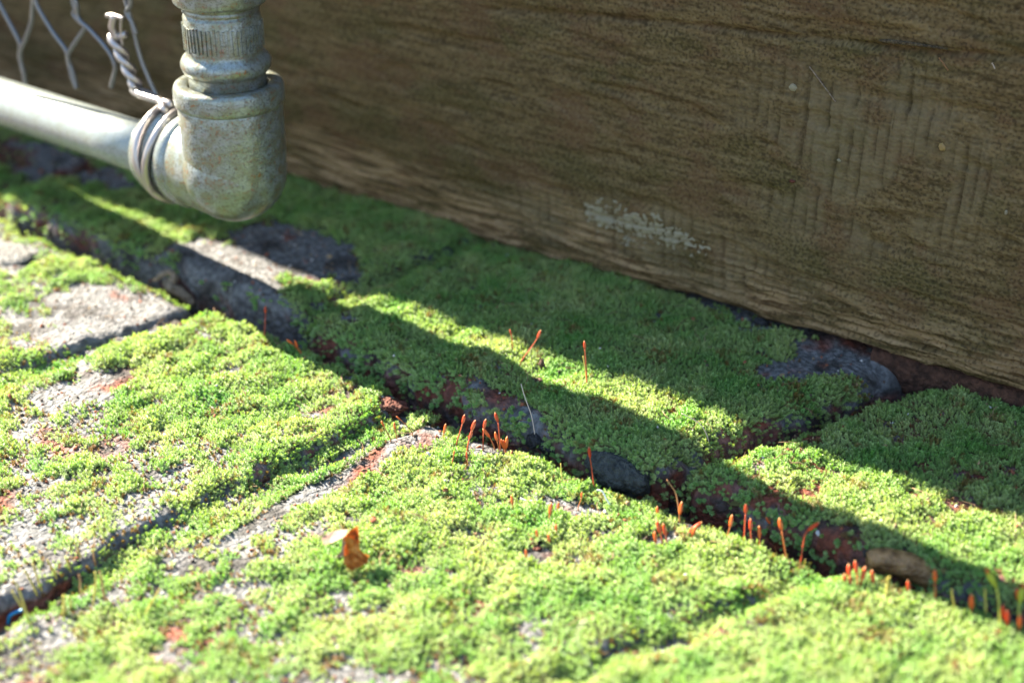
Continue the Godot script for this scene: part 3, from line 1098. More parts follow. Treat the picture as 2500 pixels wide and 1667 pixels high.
func make_wire() -> void:
	var o := on_v(165, 130, 22.7)
	var net := base("wire_netting", o)
	tag(net, "cut ends of grey hexagonal wire netting hanging above the pipe", "wire netting")
	var strands := [
		[[-60, -110], [-20, -30], [0, 14], [28, 66], [48, 108], [47, 140], [56, 175], [60, 205]],
		[[110, -150], [85, -60], [80, 0], [76, 50], [62, 92], [49, 122], [50, 150], [58, 185]],
		[[80, -20], [92, 18], [128, 78], [160, 122], [166, 150], [174, 184], [186, 216]],
		[[165, -150], [170, -60], [176, 0], [182, 22], [178, 34], [192, 52], [206, 66], [186, 98], [167, 128], [168, 150], [178, 180], [186, 214]],
		[[172, -20], [186, 10], [188, 34], [196, 52], [222, 76], [262, 122], [276, 148], [280, 170], [270, 212]],
		[[296, -150], [300, -60], [306, 0], [314, 30], [322, 60], [330, 92], [336, 118], [348, 156], [370, 208], [388, 244], [394, 262]],
		[[320, -90], [316, -30], [318, 10], [308, 30], [320, 52], [332, 84]],
	]
	for s in strands:
		var st := tool()
		tube(st, curve(wire_path(s, 22.7 + rng.randf_range(-0.8, 0.8), o), 5), [0.72], 9)
		obj("strand", st, M.wire, net)
	# tie wire: two turns round the collar, then twisted up to snipped ends
	var at := Vector3(-81.3, 44.9, -19.8)
	var tie := base("tie_wire", at)
	tag(tie, "silvery tie wire twisted round the pipe elbow with snipped ends up", "wire")
	for turn in 2:
		var path := []
		for k in 40:
			var a := TAU * k / 36.0
			var slant: float = [3.4, -2.6][turn]
			path.append(Vector3(-26.0 - turn * 1.2 + slant * sin(a + 0.8 + turn * 0.9) + 0.4 * sin(3.0 * a), 13.4 * cos(a) - 1.6, 13.4 * sin(a) - 1.0))
		var st := tool()
		tube(st, path, [1.15], 10)
		obj("turn", st, M.tie, tie)
	var spine := curve([Vector3(-26.4, 12.2, 1.4), Vector3(-27.6, 13.6, -0.2)] + wire_path([[336, 222], [331, 206], [318, 178], [303, 146], [288, 114], [276, 88]], 22.7, at), 8)
	for w in 2:
		var path := []
		for k in spine.size():
			var a := 0.34 * k + PI * w
			path.append(spine[k] + Vector3(cos(a) * 1.15, 0, sin(a) * 1.15))
		var last: Vector3 = path[-1]
		if w == 0:
			path += [on_v(272, 66, 22.4) - at, on_v(276, 46, 22.2) - at, on_v(277, 38, 22.2) - at]
		else:
			path += [on_v(296, 88, 23.2) - at, on_v(307, 84, 23.4) - at]
		var st := tool()
		tube(st, path, [1.1], 10)
		obj("twisted_end", st, M.tie, tie)
	var st2 := tool()
	tube(st2, curve(wire_path([[260, 38], [272, 37], [288, 41], [300, 45]], 22.2, at), 4), [0.7], 9)
	var hook := obj("hooked_tip", st2, M.tie, tie)
	st2 = tool()
	tube(st2, curve(wire_path([[295, 46], [294, 70], [296, 92], [298, 110]], 22.6, at), 4), [0.45], 8)
	obj("prong", st2, M.tie, tie)

# ------------------------------------------------------------------ capsules on stalks
# each: points from tip to foot (pixels), thickness factor, look: r red, o orange, y yellow stalk only, b brown stalk only, g big green
func stalk(list: Array, thick: float, look: String, called: String, label: String, group: String) -> void:
	var foot := on_ground(list[-1][0], list[-1][1], 0.9)
	for k in 9:      # a foot that falls into the joint belongs on the mossy lip in front of it
		var id := brick_at(foot.x, -foot.z)
		if id >= 0 and foot.y > BRICKS[id].y - 2.2: break
		foot = on_ground(list[-1][0], list[-1][1] + 5.0 * (k + 1), 0.9)
	var depth := depth_of(foot)
	var path := []
	for k in list.size() - 1:
		path.append(on_depth(list[k][0], list[k][1], depth - 0.4 + 0.4 * k) - foot)
	path.append(Vector3.ZERO)
	if path.size() == 2: path.insert(1, (path[0] + path[1]) * 0.5 + Vector3(rng.randf_range(-0.12, 0.12), 0, rng.randf_range(-0.1, 0.1)) * path[0].length() * 0.4)
	path.append(Vector3(0.1, -2.4, 0))
	var root := base(called, foot)
	tag(root, label, "moss stalk" if look in "yb" else "moss capsule", group)
	var line := curve(path, 5)
	var total := 0.0
	for k in line.size() - 1: total += line[k].distance_to(line[k + 1])
	var cap := 0.0 if look in "yb" else minf(2.9 * thick, total * 0.5)
	var stem := []
	var head := []
	var gone := 0.0
	for k in line.size():
		if k > 0: gone += line[k].distance_to(line[k - 1])
		if gone <= cap: head.append(line[k])
		else: stem.append(line[k])
	if cap > 0.0:
		# resample the head evenly so that its outline is smooth
		var tip: Vector3 = line[0]
		var dir: Vector3 = (line[mini(4, line.size() - 1)] - line[0]).normalized()
		var neck := tip + dir * cap
		if head.size() > 1: neck = head[-1]
		var hp := []
		var hr := []
		var plump := [0.55, 0.8, 0.93, 1.0, 1.0, 0.98, 0.92, 0.75, 0.45] if look != "g" else [0.25, 0.5, 0.8, 1.0, 1.0, 0.9, 0.7, 0.5, 0.4]
		for k in 9:
			hp.append(tip.lerp(neck, k / 8.0))
			hr.append(0.43 * thick * plump[k])
		var st := tool()
		tube(st, hp, hr, 10)
		var c := obj("capsule", st, {"r": M.cap_red, "o": M.cap_orange, "g": M.cap_green}[look], root)
		st = tool()
		tube(st, [tip - dir * 0.28 * thick, tip - dir * 0.05, tip + dir * 0.3 * thick, tip + dir * 0.45 * thick], [0.1 * thick, 0.2 * thick, 0.3 * thick, 0.26 * thick], 9)
		obj("lid", st, M.cap_tip if look != "g" else M.stem_orange, c)
		stem.push_front(neck)
	var sr := []
	for k in stem.size(): sr.append(lerpf(0.16, 0.2, float(k) / stem.size()) * lerpf(1.0, thick, 0.6))
	var st3 := tool()
	tube(st3, stem, sr, 7)
	obj("stem", st3, {"r": M.stem_red, "o": M.stem_orange, "y": M.stem_yellow, "b": M.stem_brown, "g": M.stem_green}[look], root)

# labels of single capsules, in the order of their lists
var OWN := {
	"red-orange moss capsule on a stalk in the dry brown tuft by the joint": [
		"small orange moss capsule of the dry tuft, nearest the mortar strip", "red moss capsule with pointed pale tip, second from the mortar strip", "thick red moss capsule on a long stalk slanting through the dry tuft",
		"shorter red moss capsule pressed against the long slanting stalk", "upright red moss capsule in the middle of the dry tuft", "orange moss capsule whose stalk slants across the upright middle one", "tallest red moss capsule of the dry tuft on a straight stalk",
		"low orange moss capsule at the foot of the tallest tuft stalk", "smallest of three stubby orange capsules at the tuft's joint side", "middle one of three stubby orange capsules at the tuft's joint side", "thickest of three stubby orange capsules at the tuft's joint side",
		"short red stub in the hollow before the tuft, towards the mortar strip", "short red stub in the hollow before the tuft, under the slanting stalks"],
	"slender red moss capsule on the mossy brick corner below the elbow": [
		"tall slender red moss capsule standing alone on the moss below the elbow", "longer of two orange capsules leaning out over the long joint", "shorter of two orange capsules leaning out over the long joint"],
	"thin red moss capsule standing in the sunlit stripe behind the joint": [
		"red moss capsule on a kinked stalk leaning over the brown scrap", "straight upright red moss capsule with a yellow stalk beside it", "faint small red capsule at the shaded edge of the sunlit stripe"],
	"small orange moss capsule leaning over the pale mortar strip": [
		"orange capsule slanting over the mortar strip beside the brick chip", "upright small orange capsule on the mortar strip", "thinnest orange capsule slanting across the mortar strip"],
	"stubby orange moss capsule in the brown hollow of the front moss": [
		"orange capsule with a round head beside the white curled fibre", "longest orange capsule standing in the brown hollow", "small round orange capsule just behind the longest one in the hollow", "thin orange stalk between the dark slit and the white looped fibre",
		"tiny orange capsule poking from the moss behind the clay crumb hole", "tiny orange capsule between the crumb hole and the brown hollow", "tiny orange capsule closest to the longest one in the hollow", "tiny orange capsule before the clay crumb hole"],
	"blunt reddish moss capsule at the brown crumbly patch near the joint": [
		"bright orange capsule at the foot of the leaning brown stalk", "thickest red capsule standing in the brown crumbly patch", "short orange capsule beside the thickest red one", "red capsule leaning behind the thickest one in the crumbly patch",
		"red capsule lying almost flat at the edge of the crumbly patch", "orange capsule tucked under the one lying almost flat", "small round orange capsule behind the crumbly patch"],
	"pale red moss capsule on the mossy lip of the long joint": [
		"low orange capsule at the start of the row on the joint's lip", "tall straight reddish capsule in the row on the joint's lip", "short red capsule just beside the tall straight one", "lowest orange capsule of the row on the joint's lip",
		"thin orange capsule leaning back towards the tall straight one", "long orange capsule on a pale stalk in the row on the lip", "bent red capsule with a kinked stalk ending the row on the lip"],
	"short red moss capsule clustered at the dark end of the brown husk": [
		"upright red capsule in the cluster by the husk's dark end", "lowest round red capsule of the cluster by the husk's dark end", "tallest dark red capsule of the cluster by the husk's dark end", "slanting red capsule in the cluster by the husk's dark end",
		"red capsule of the cluster that stands closest to the husk", "tiny red capsule at the foot of the cluster by the husk"],
	"reddish moss capsule on the front moss before the brown husk": [
		"short red capsule before the middle of the brown husk", "orange capsule standing out against the brown husk", "thick orange capsule at the tail of the brown husk", "small red capsule touching the large yellow-green one's stalk",
		"round red capsule beyond the large yellow-green one", "orange capsule behind the bulging yellow-green one", "orange capsule at the foot of the bulging yellow-green one"],
	"short bare yellow moss stalk standing near the brown husk": [
		"thinner of two yellow stalks standing together before the husk", "thicker of two yellow stalks standing together before the husk", "single yellow stalk before the thin part of the husk", "tall thick yellow stalk between the husk's tail and the unripe capsule",
		"yellow stalk beside the tall bent red capsule at the joint", "yellow stalk leaning on the straight red capsule in the sunlit stripe"],
	"yellow bristle stalk leaning over the open end of the cross joint": [
		"long yellow bristle leaning lowest but one over the open joint", "long yellow bristle between two others over the open joint", "yellow bristle rising steeply over the open joint's brick edge", "yellow bristle reaching to the pinkish brick edge over the joint",
		"short yellow bristle near the thick moss of the cross joint", "curved yellow bristle with a pale tip just above the blue fibre", "faint thin bristle farthest along the cross joint from the blue fibre", "thick short yellow stub before the moss bank", "thin yellow bristle beside the thick short stub"],
	"upright tan stalk on the moss bank beside the cross joint": [
		"short tan stalk on the crest of the moss bank", "long yellow stalk standing on the moss bank", "long tan stalk curving beside the yellow one on the bank", "thin tan stalk between the thick stub and the long yellow one"],
}

func make_details() -> void:
	var lists := [
		["red-orange moss capsules standing in the dry brown tuft beside the joint", "red-orange moss capsule on a stalk in the dry brown tuft by the joint", [
			[[[1088, 1036], [1082, 1067]], 0.8, "o"], [[[1134, 1014], [1127, 1041], [1115, 1082]], 0.95, "r"], [[[1160, 1028], [1151, 1051], [1139, 1106]], 1.1, "r"],
			[[[1153, 1053], [1146, 1066], [1140, 1104]], 0.9, "r"], [[[1186, 1025], [1181, 1046], [1179, 1092]], 1.0, "r"], [[[1180, 1048], [1192, 1062], [1206, 1086]], 1.0, "o"],
			[[[1209, 1009], [1216, 1030], [1221, 1090]], 1.0, "r"], [[[1209, 1056], [1217, 1082]], 0.9, "o"], [[[1224, 1073], [1229, 1096]], 0.75, "o"], [[[1229, 1076], [1233, 1100]], 0.9, "o"],
			[[[1238, 1068], [1235, 1102]], 1.1, "o"], [[[1109, 1101], [1104, 1130]], 0.5, "r"], [[[1139, 1103], [1141, 1128]], 0.55, "r"]]],
		["slender red capsules on the front corner of the moss under the pipe", "slender red moss capsule on the mossy brick corner below the elbow", [
			[[[647, 748], [647, 772], [645, 822]], 0.8, "r"], [[[700, 829], [716, 842], [733, 862]], 0.75, "o"], [[[719, 831], [735, 862]], 0.75, "o"]]],
		["thin red capsules on the sunlit stripe of moss", "thin red moss capsule standing in the sunlit stripe behind the joint", [
			[[[1320, 808], [1312, 826], [1297, 848], [1272, 884]], 0.9, "r"], [[[1427, 834], [1428, 852], [1431, 890], [1433, 934]], 0.85, "r"], [[[1245, 805], [1251, 848]], 0.6, "r"]]],
		["small orange capsules at the mortar strip", "small orange moss capsule leaning over the pale mortar strip", [
			[[[931, 1028], [952, 1060]], 0.65, "o"], [[[962, 1032], [967, 1058]], 0.65, "o"], [[[968, 1017], [985, 1032], [1006, 1056]], 0.5, "o"]]],
		["", "tall red moss capsule bending at the tip beside the dark joint stone", [[[[1438, 1093], [1440, 1112], [1445, 1145], [1450, 1186]], 0.95, "r"]]],
		["orange capsules in the hollow of the moss in front of the dark stone", "stubby orange moss capsule in the brown hollow of the front moss", [
			[[[1249, 1210], [1252, 1236]], 0.8, "o"], [[[1346, 1229], [1341, 1268]], 1.0, "o"], [[[1364, 1227], [1363, 1246]], 0.8, "o"], [[[1421, 1202], [1412, 1238]], 0.6, "o"],
			[[[1310, 1294], [1312, 1308]], 0.7, "o"], [[[1339, 1305], [1341, 1320]], 0.7, "o"], [[[1358, 1281], [1358, 1297]], 0.7, "o"], [[[1284, 1342], [1285, 1358]], 0.7, "o"]]],
		["blunt reddish capsules in the brown crumbly patch", "blunt reddish moss capsule at the brown crumbly patch near the joint", [
			[[[1665, 1227], [1659, 1264]], 1.0, "o"], [[[1605, 1273], [1612, 1298], [1618, 1328]], 1.15, "r"], [[[1599, 1299], [1601, 1324]], 0.95, "o"], [[[1620, 1280], [1628, 1318]], 1.0, "r"],
			[[[1712, 1276], [1695, 1288], [1680, 1304]], 1.1, "r"], [[[1699, 1286], [1690, 1310]], 1.0, "o"], [[[1605, 1238], [1607, 1256]], 0.9, "o"]]],
		["pale red capsules along the mossy lip of the long joint", "pale red moss capsule on the mossy lip of the long joint", [
			[[[1788, 1259], [1778, 1286]], 0.95, "o"], [[[1822, 1232], [1821, 1254], [1817, 1290]], 0.95, "r"], [[[1833, 1268], [1835, 1294]], 0.95, "r"], [[[1854, 1286], [1856, 1312]], 0.95, "o"],
			[[[1871, 1263], [1882, 1280], [1896, 1308]], 0.8, "o"], [[[1904, 1267], [1909, 1295], [1920, 1340]], 1.05, "o"], [[[1999, 1276], [1984, 1290], [1967, 1304], [1956, 1354]], 1.05, "r"]]],
		["short red capsules clustered at the dark end of the husk", "short red moss capsule clustered at the dark end of the brown husk", [
			[[[2073, 1380], [2075, 1412]], 1.15, "r"], [[[2063, 1403], [2065, 1420]], 1.0, "r"], [[[2089, 1371], [2092, 1390], [2095, 1422]], 1.0, "r"], [[[2113, 1386], [2104, 1420]], 1.1, "r"],
			[[[2130, 1394], [2134, 1420]], 1.0, "r"], [[[2076, 1408], [2077, 1424]], 0.9, "r"]]],
		["reddish capsules standing in front of the husk", "reddish moss capsule on the front moss before the brown husk", [
			[[[2218, 1419], [2220, 1438]], 0.9, "r"], [[[2283, 1392], [2284, 1412], [2285, 1450]], 0.95, "o"], [[[2373, 1453], [2374, 1494]], 1.25, "o"], [[[2450, 1478], [2451, 1500]], 1.0, "r"],
			[[[2461, 1491], [2461, 1512]], 1.15, "r"], [[[2484, 1438], [2490, 1474]], 1.2, "o"], [[[2492, 1503], [2490, 1536]], 1.1, "o"]]],
		["", "large yellow-green unripe moss capsule near the tail of the husk", [[[[2410, 1390], [2420, 1408], [2431, 1424], [2438, 1455], [2443, 1500]], 1.75, "g"]]],
		["", "yellow-green bulging moss capsule beside the reddish one past the husk", [[[[2500, 1428], [2496, 1450], [2490, 1475], [2487, 1502]], 1.5, "g"]]],
		["yellow stalks without capsules among the moss by the husk", "short bare yellow moss stalk standing near the brown husk", [
			[[[2167, 1407], [2165, 1448]], 1.2, "y"], [[[2173, 1403], [2172, 1448]], 1.3, "y"], [[[2325, 1434], [2331, 1466]], 1.3, "y"], [[[2406, 1434], [2407, 1460], [2408, 1496]], 1.7, "y"], [[[1369, 1128], [1373, 1170]], 0.8, "y"], [[[1423, 865], [1428, 895], [1432, 932]], 0.8, "y"]]],
		["yellow bristle stalks leaning over the open end of the cross joint", "yellow bristle stalk leaning over the open end of the cross joint", [
			[[[25, 1416], [42, 1432], [65, 1458]], 1.42, "y"], [[[56, 1388], [70, 1412], [85, 1442]], 1.42, "y"], [[[77, 1373], [86, 1398], [97, 1430]], 1.42, "y"], [[[112, 1363], [134, 1404]], 1.42, "y"],
			[[[158, 1356], [168, 1384]], 1.35, "y"], [[[26, 1439], [40, 1463], [64, 1488]], 1.50, "y"], [[[179, 1322], [194, 1354]], 0.90, "y"], [[[154, 1450], [155, 1492]], 2.55, "y"], [[[166, 1453], [172, 1484]], 1.05, "y"]]],
		["orange and yellow stalks on the moss bank beside the cross joint", "upright tan stalk on the moss bank beside the cross joint", [
			[[[226, 1341], [230, 1370]], 1.35, "b"], [[[230, 1392], [233, 1420], [227, 1472]], 1.35, "y"], [[[241, 1392], [247, 1416], [254, 1462]], 1.35, "b"], [[[191, 1399], [195, 1442]], 1.20, "b"]]],
		["", "thin brown stalk without capsule leaning across the dark joint soil", [[[[1626, 1168], [1642, 1190], [1652, 1210], [1660, 1240]], 0.9, "b"]]],
		["", "straight straw-yellow stalk lying across the front moss", [[[[391, 1433], [374, 1464], [354, 1500]], 1.0, "y"]]],
	]
	for g in lists:
		for k in g[2].size():
			var e: Array = g[2][k]
			var own: Array = OWN.get(g[1], [])
			stalk(e[0], e[1], e[2], "moss_stalk" if e[2] in "yb" else "moss_capsule", own[k] if k < own.size() else g[1], g[0])
	# ---- loose hairs and fibres
	var hairs := [
		["pale_fibre", "pale hair standing out of the dark joint with a red tip", "fibre", [[1272, 937], [1281, 968], [1297, 1013], [1304, 1050], [1310, 1088]], 0.13, "hair"],
		["pale_fibre", "pale curved hair over the bare joint of the shaded bricks", "fibre", [[1664, 1009], [1706, 1032], [1725, 1059], [1735, 1094]], 0.12, "hair"],
		["pale_fibre", "thin pale hair lying from the dark stone towards the sunlit moss", "fibre", [[1608, 1184], [1645, 1151], [1691, 1141], [1712, 1132]], 0.12, "hair"],
		["white_fibre", "short white curled fibre at the dark slit in the moss", "fibre", [[1270, 1216], [1289, 1223], [1310, 1222], [1323, 1234]], 0.2, "white"],
		["white_fibre", "white looped fibre hanging beside the reddish capsule stalk", "fibre", [[1458, 1196], [1471, 1200], [1481, 1219], [1494, 1236]], 0.2, "white"],
		["pale_fibre", "long pale curled fibre on the moss at the paving's front", "fibre", [[1432, 1510], [1412, 1535], [1410, 1565], [1430, 1600], [1452, 1640], [1458, 1670]], 0.1, "hair"],
		["blue_fibre", "bright blue plastic fibre lying in the open cross joint", "fibre", [[56, 1489], [34, 1496], [21, 1506], [18, 1520]], 0.42, "blue"],
		["green_hair", "thin greenish hair stalk beside the bent red capsule", "fibre", [[1296, 852], [1299, 885], [1301, 905], [1308, 918]], 0.1, "dark_hair"],
	]
	for h in hairs:
		var foot := on_ground(h[3][-1][0], h[3][-1][1])
		var d := depth_of(foot)
		var path := []
		for q in h[3]: path.append(on_depth(q[0], q[1], d - 0.8) - foot)
		path[-1] = Vector3(0, -0.2, 0)
		var st := tool()
		tube(st, curve(path, 6), [h[4]], 6)
		var o := obj(h[0], st, M[h[5]])
		o.position = foot * MM
		tag(o, h[1], h[2])
	# ---- dry curled leaf
	make_leaf()
	make_husk()
	# ---- stones and lumps
	var stones := [
		["joint_stone", "large dark rounded stone wedged in the long joint", [1515, 1145], Vector3(9.0, 4.4, 5.0), 0.35, "dark_stone", -1.6],
		["joint_pebble", "small black pebble in the joint at the foot of the hair", [1304, 1080], Vector3(2.1, 1.9, 1.9), 0.3, "black_stone", 0.4],
		["joint_pebble", "black crumbled pebble between the small one and the dark stone", [1340, 1096], Vector3(2.9, 1.8, 2.2), 0.4, "black_stone", 0.2],
		["brick_chip", "broken red brick chip on the corner of the mossy brick", [955, 990], Vector3(4.2, 1.6, 3.0), 0.6, "red_stone", -0.3],
		["flat_stone", "flat grey stone in the moss where the rail's shadow starts", [24, 626], Vector3(9.0, 2.6, 6.5), 0.25, "grey_stone", 0.0],
		["clay_crumb", "orange clay crumb in the hole of the front moss", [1313, 1342], Vector3(1.0, 0.8, 0.9), 0.35, "red_stone", 0.2],
		["white_crumb", "white crumb on the sunlit moss by the thin red capsule", [1443, 922], Vector3(0.45, 0.3, 0.35), 0.3, "white", 0.5],
		["brown_scrap", "shrivelled brown plant scrap in the sunlit stripe", [1322, 900], Vector3(1.0, 1.7, 0.5), 0.7, "scrap", 1.0],
		["brown_scrap", "dry brown flake under the shrivelled scrap in the stripe", [1312, 932], Vector3(1.8, 0.5, 0.9), 0.6, "scrap", 0.6],
		["wood_crumb", "dark wood crumb lying at the foot of the board", [1856, 792], Vector3(2.2, 1.3, 1.5), 0.4, "black_stone", 0.6],
	]
	var sn := 0.0
	for s in stones:
		var c := on_ground(s[2][0], s[2][1])
		var st := tool()
		lump(st, Vector3(0, s[6], 0), s[3], s[4], 9.0, sn * 31.0, 36, 22)
		var o := obj(s[0], st, M[s[5]])
		o.position = c * MM
		tag(o, s[1], "stone" if not s[0] in ["brown_scrap", "wood_crumb"] else "debris")
		sn += 1.0
	# ---- curled root at the corner of the grey brick
	var rp := []
	var rfoot := on_ground(470, 745)
	var rd := depth_of(rfoot)
	for q in [[378, 686], [390, 673], [411, 664], [423, 674], [421, 687], [408, 690], [416, 702], [440, 714], [460, 730], [470, 744]]:
		rp.append(on_depth(q[0], q[1], rd - 2.0) - rfoot)
	var rs := tool()
	tube(rs, curve(rp, 5), [0.5, 0.6, 0.7, 0.7, 0.8, 0.8, 0.9, 0.9, 0.9, 1.0, 1.0, 1.0, 1.0, 1.1, 1.1, 1.1, 1.1, 1.2, 1.2, 1.2, 1.2, 1.3, 1.3, 1.4, 1.4, 1.5, 1.5, 1.6, 1.6, 1.7, 1.7, 1.7, 1.7, 1.8, 1.8, 1.8, 1.7, 1.7, 1.6, 1.6, 1.5, 1.4, 1.3, 1.2, 1.1, 1.0], 9)
	var ro := obj("curled_root", rs, M.root)
	ro.position = rfoot * MM
	tag(ro, "pale curled root hooked over the corner of the grey brick", "root")
	# ---- crumbs caught on the board
	var bits := [
		["bark_chip", "tiny orange chip stuck on the board's lower face", [1936, 442], Vector3(0.9, 0.5, 0.4), "red_stone"],
		["seed_husk", "tan seed husk stuck on the board near the saw marks", [2303, 358], Vector3(0.95, 1.0, 0.6), "tan"],
		["white_flake", "white flake stuck on the board above the flaked knot", [1938, 213], Vector3(1.2, 0.9, 0.4), "lichen"],
		["white_flake", "small white flake on the board beside the saw scores", [2050, 391], Vector3(0.5, 0.4, 0.3), "lichen"],
		["white_flake", "bright white flake on the board near its grain ridges", [2458, 518], Vector3(0.35, 0.6, 0.3), "lichen"],
	]
	for b in bits:
		var c := on_board(b[2][0], b[2][1])
		var st := tool()
		lump(st, Vector3(0, 0, 0.15), b[3], 0.35, 8.0, sn * 17.0, 16, 10)
		var o := obj(b[0], st, M[b[4]])
		o.position = c * MM
		tag(o, b[1], "debris")
		sn += 1.0
	var threads := [["dry_needle", "pale dry needle stuck slantwise on the board's saw marks", [[1978, 162], [2010, 205], [2042, 248]], 0.16, "root"], ["dry_needle", "short reddish needle stuck below the crack of the board", [[2295, 140], [2306, 155], [2317, 171]], 0.13, "stem_brown"],
		["dry_needle", "faint short hair on the board below the splinter end", [[2424, 153], [2428, 160], [2431, 167]], 0.1, "hair"]]
	for t in threads:
		var c := on_board(t[2][1][0], t[2][1][1])
		var path := []
		for q in t[2]: path.append(on_board(q[0], q[1]) - c + Vector3(0, 0, 0.25))
		var st := tool()
		tube(st, curve(path, 4), [t[3]], 6)
		var o := obj(t[0], st, M[t[4]])
		o.position = c * MM
		tag(o, t[1], "needle")
	make_crumbs()

func make_leaf() -> void:
	var foot := on_ground(862, 1392, 2.2)
	var d := depth_of(foot)
	var pt := func(x: float, y: float, dz: float) -> Vector3: return on_depth(x, y, d + dz) - foot
	var root := base("dry_leaf", foot)
	tag(root, "curled dry orange-brown leaf fragment standing on the sunlit moss", "leaf")
	var panels := [
		["folded_lobe", M.leaf_pale, [[783, 1312, 2.0], [800, 1301, 3.0], [826, 1292, 3.6], [851, 1291, 3.6]], [[792, 1330, 0.5], [806, 1326, 1.0], [820, 1318, 1.4], [841, 1311, -0.2]]],
		["blade", M.leaf_orange, [[841, 1309, -0.3], [851, 1298, 1.2], [863, 1290, 2.4], [873, 1284, 3.4]], [[840, 1356, -0.8], [854, 1352, 0.6], [867, 1349, 1.6], [879, 1345, 2.4]]],
		["lower_blade", M.leaf_orange, [[840, 1355, -0.8], [858, 1351, 0.8], [879, 1346, 2.2], [901, 1358, 2.6]], [[836, 1372, -2.4], [846, 1380, -2.2], [862, 1392, -2.0], [897, 1374, 0.2]]],
		["curled_edge", M.leaf_pale, [[841, 1309, -0.4], [841, 1325, -0.7], [840, 1341, -0.9], [840, 1356, -0.9]], [[836, 1312, -1.0], [834, 1328, -1.4], [832, 1346, -1.8], [816, 1363, -2.4]]],
	]
	for pn in panels:
		var st := tool()
		var nu := 16
		var nv := 12
		for face in 2:
			var pts := PackedVector3Array()
			for j in nv:
				for i in nu:
					var s := 3.0 * i / (nu - 1)
					var k := mini(int(s), 2)
					var a: Vector3 = pt.call(pn[2][k][0], pn[2][k][1], pn[2][k][2]).lerp(pt.call(pn[2][k + 1][0], pn[2][k + 1][1], pn[2][k + 1][2]), s - k)
					var b: Vector3 = pt.call(pn[3][k][0], pn[3][k][1], pn[3][k][2]).lerp(pt.call(pn[3][k + 1][0], pn[3][k + 1][1], pn[3][k + 1][2]), s - k)
					var p := a.lerp(b, float(j) / (nv - 1))
					p += Vector3(0.3, 0.1, 0.9).normalized() * (nz.fine.get_noise_3d(p.x * 1.4, p.y * 1.4, p.z * 1.4) * 0.7 + (0.11 if face == 0 else -0.11))
					pts.append(p)
			grid(st, pts, nu, nv, face * nu * nv)
		obj(pn[0], st, pn[1], root)

func make_husk() -> void:
	var foot := on_ground(2240, 1436, 1.3)
	var d := depth_of(foot)
	var root := base("brown_husk", foot)
	tag(root, "smooth brown tapering husk lying in the joint between moss banks", "husk")
	var path := []
	for q in [[2118, 1368], [2150, 1366], [2195, 1374], [2240, 1392], [2285, 1422], [2325, 1452], [2352, 1472], [2372, 1482]]: path.append(on_depth(q[0], q[1], d - 0.5) - foot)
	var line := curve(path, 5)
	var rad := []
	var cols := []
	for k in line.size():
		var t := float(k) / (line.size() - 1)
		rad.append(0.2 + (2.75 + 0.35 * nz.mid.get_noise_1d(k * 6.0)) * pow(sin(PI * pow(clampf(t * 0.93 + 0.07, 0, 1), 0.72)), 0.75))
		var p: Vector3 = line[k]
		cols.append(Color(0.26, 0.155, 0.07).lerp(Color(0.42, 0.18, 0.022), smoothstep(0.35, 0.75, t + nz.mid.get_noise_2d(p.x * 2.0, 3.0) * 0.3)))
	var st := tool()
	var n := 18
	tube(st, line, rad, n, 0, cols)
	obj("shell", st, M.husk, root)
	st = tool()
	var cp: Vector3 = on_depth(2128, 1356, d + 0.4) - foot
	lump(st, cp, Vector3(1.9, 1.0, 1.4), 0.3, 7.0, 5.0, 20, 12)
	obj("dark_end", st, M.black_stone, root)

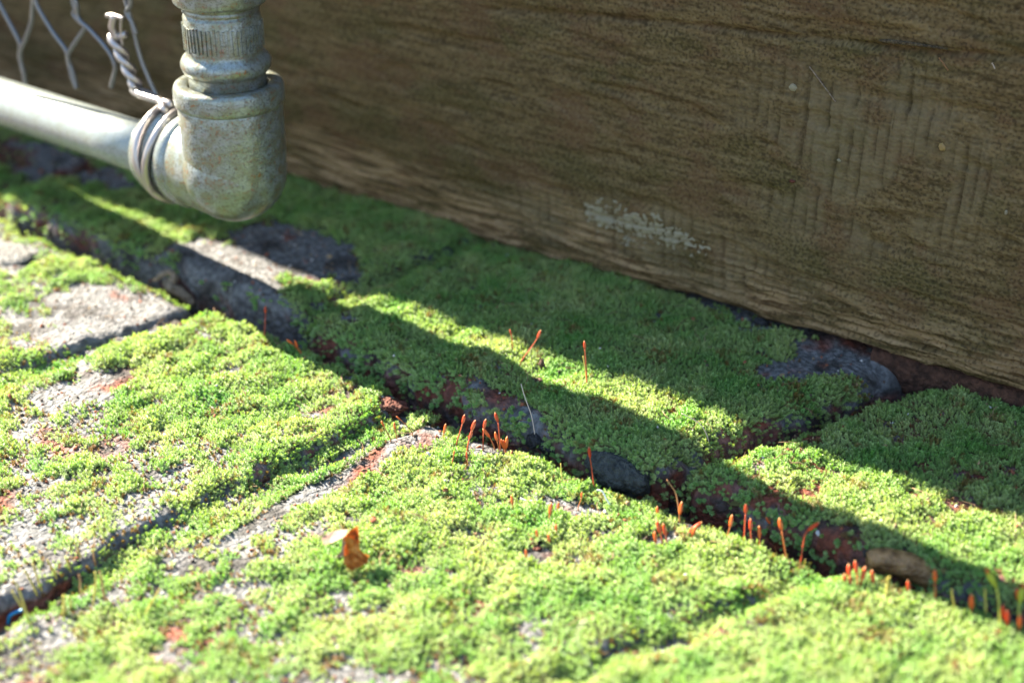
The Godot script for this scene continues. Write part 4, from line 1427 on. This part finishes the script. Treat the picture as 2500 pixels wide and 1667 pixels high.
# bits of rootlet and dead stem caught in the joints and between the shoots
func scatter_litter(r: RandomNumberGenerator) -> void:
	var st := tool()
	tube(st, curve([Vector3(-2.4, 0, 0), Vector3(-0.8, 0.35, 0.3), Vector3(0.9, 0.2, -0.2), Vector3(2.4, 0.5, 0.4)], 3), [0.05, 0.1, 0.1, 0.09, 0.1, 0.09, 0.08, 0.08, 0.06, 0.04], 5)
	st.generate_normals()
	var mesh := st.commit()
	var where := []
	var tint := []
	for k in 2600:
		var p := Vector2(r.randf_range(-320, 165), r.randf_range(-135, 90))
		var id := brick_at(p.x, p.y)
		if id >= 0 and r.randf() > 0.28: continue
		var q := Vector3(p.x, height_at(p.x, p.y) + (0.3 if id < 0 else 0.9), -p.y)
		if not seen(q, 120.0): continue
		var s := r.randf_range(0.5, 1.3)
		where.append(Transform3D((Basis(Vector3.UP, r.randf() * TAU) * Basis(Vector3.BACK, r.randf_range(-0.5, 0.5))).scaled_local(Vector3.ONE * s), q * MM))
		tint.append(Color(0.10, 0.055, 0.03).lerp(Color(0.34, 0.24, 0.14), r.randf() * r.randf()))
	var mm := MultiMesh.new()
	mm.transform_format = MultiMesh.TRANSFORM_3D
	mm.use_colors = true
	mm.mesh = mesh
	mm.instance_count = where.size()
	for i in where.size():
		mm.set_instance_transform(i, where[i])
		mm.set_instance_color(i, tint[i])
	var o := MultiMeshInstance3D.new()
	o.name = "plant_litter"
	o.multimesh = mm
	o.material_override = M.felt
	add_child(o)
	tag(o, "brown rootlets and dead stems scattered in the joints and moss", "litter", "", "stuff")

func make_crumbs() -> void:
	var r := RandomNumberGenerator.new()
	r.seed = 99
	var st := tool()
	lump(st, Vector3.ZERO, Vector3(1, 0.7, 0.9), 0.45, 9.0, 3.0, 8, 6)
	st.generate_normals()
	var mesh := st.commit()
	var where := []
	var tint := []
	for k in 9000:
		var p := Vector2(r.randf_range(-330, 170), r.randf_range(-140, 92))
		var c := sample(GC, p.x, p.y)
		if c > 0.12 and r.randf() > 0.10: continue
		var q := Vector3(p.x, height_at(p.x, p.y) + (0.9 if c > 0.12 else 0.05), -p.y)
		if not seen(q, 150.0): continue
		var s := r.randf_range(0.18, 0.5) * (1.0 if r.randf() < 0.9 else 1.8)
		where.append(Transform3D(Basis.from_euler(Vector3(r.randf() * 6.0, r.randf() * 6.0, r.randf() * 6.0)).scaled_local(Vector3(s, s * r.randf_range(0.5, 1.0), s * r.randf_range(0.7, 1.6))), q * MM))
		var pick := r.randf()
		tint.append(Color(0.22, 0.075, 0.04) if pick < 0.34 else Color(0.07, 0.05, 0.04) if pick < 0.66 else Color(0.26, 0.18, 0.10) if pick < 0.88 else Color(0.45, 0.43, 0.42))
	scatter_litter(r)
	var mm := MultiMesh.new()
	mm.transform_format = MultiMesh.TRANSFORM_3D
	mm.use_colors = true
	mm.mesh = mesh
	mm.instance_count = where.size()
	for i in where.size():
		mm.set_instance_transform(i, where[i])
		mm.set_instance_color(i, tint[i])
	var o := MultiMeshInstance3D.new()
	o.name = "grit"
	o.multimesh = mm
	o.material_override = M.felt
	add_child(o)
	tag(o, "fine brick grit and soil crumbs scattered over the paving", "grit", "", "stuff")
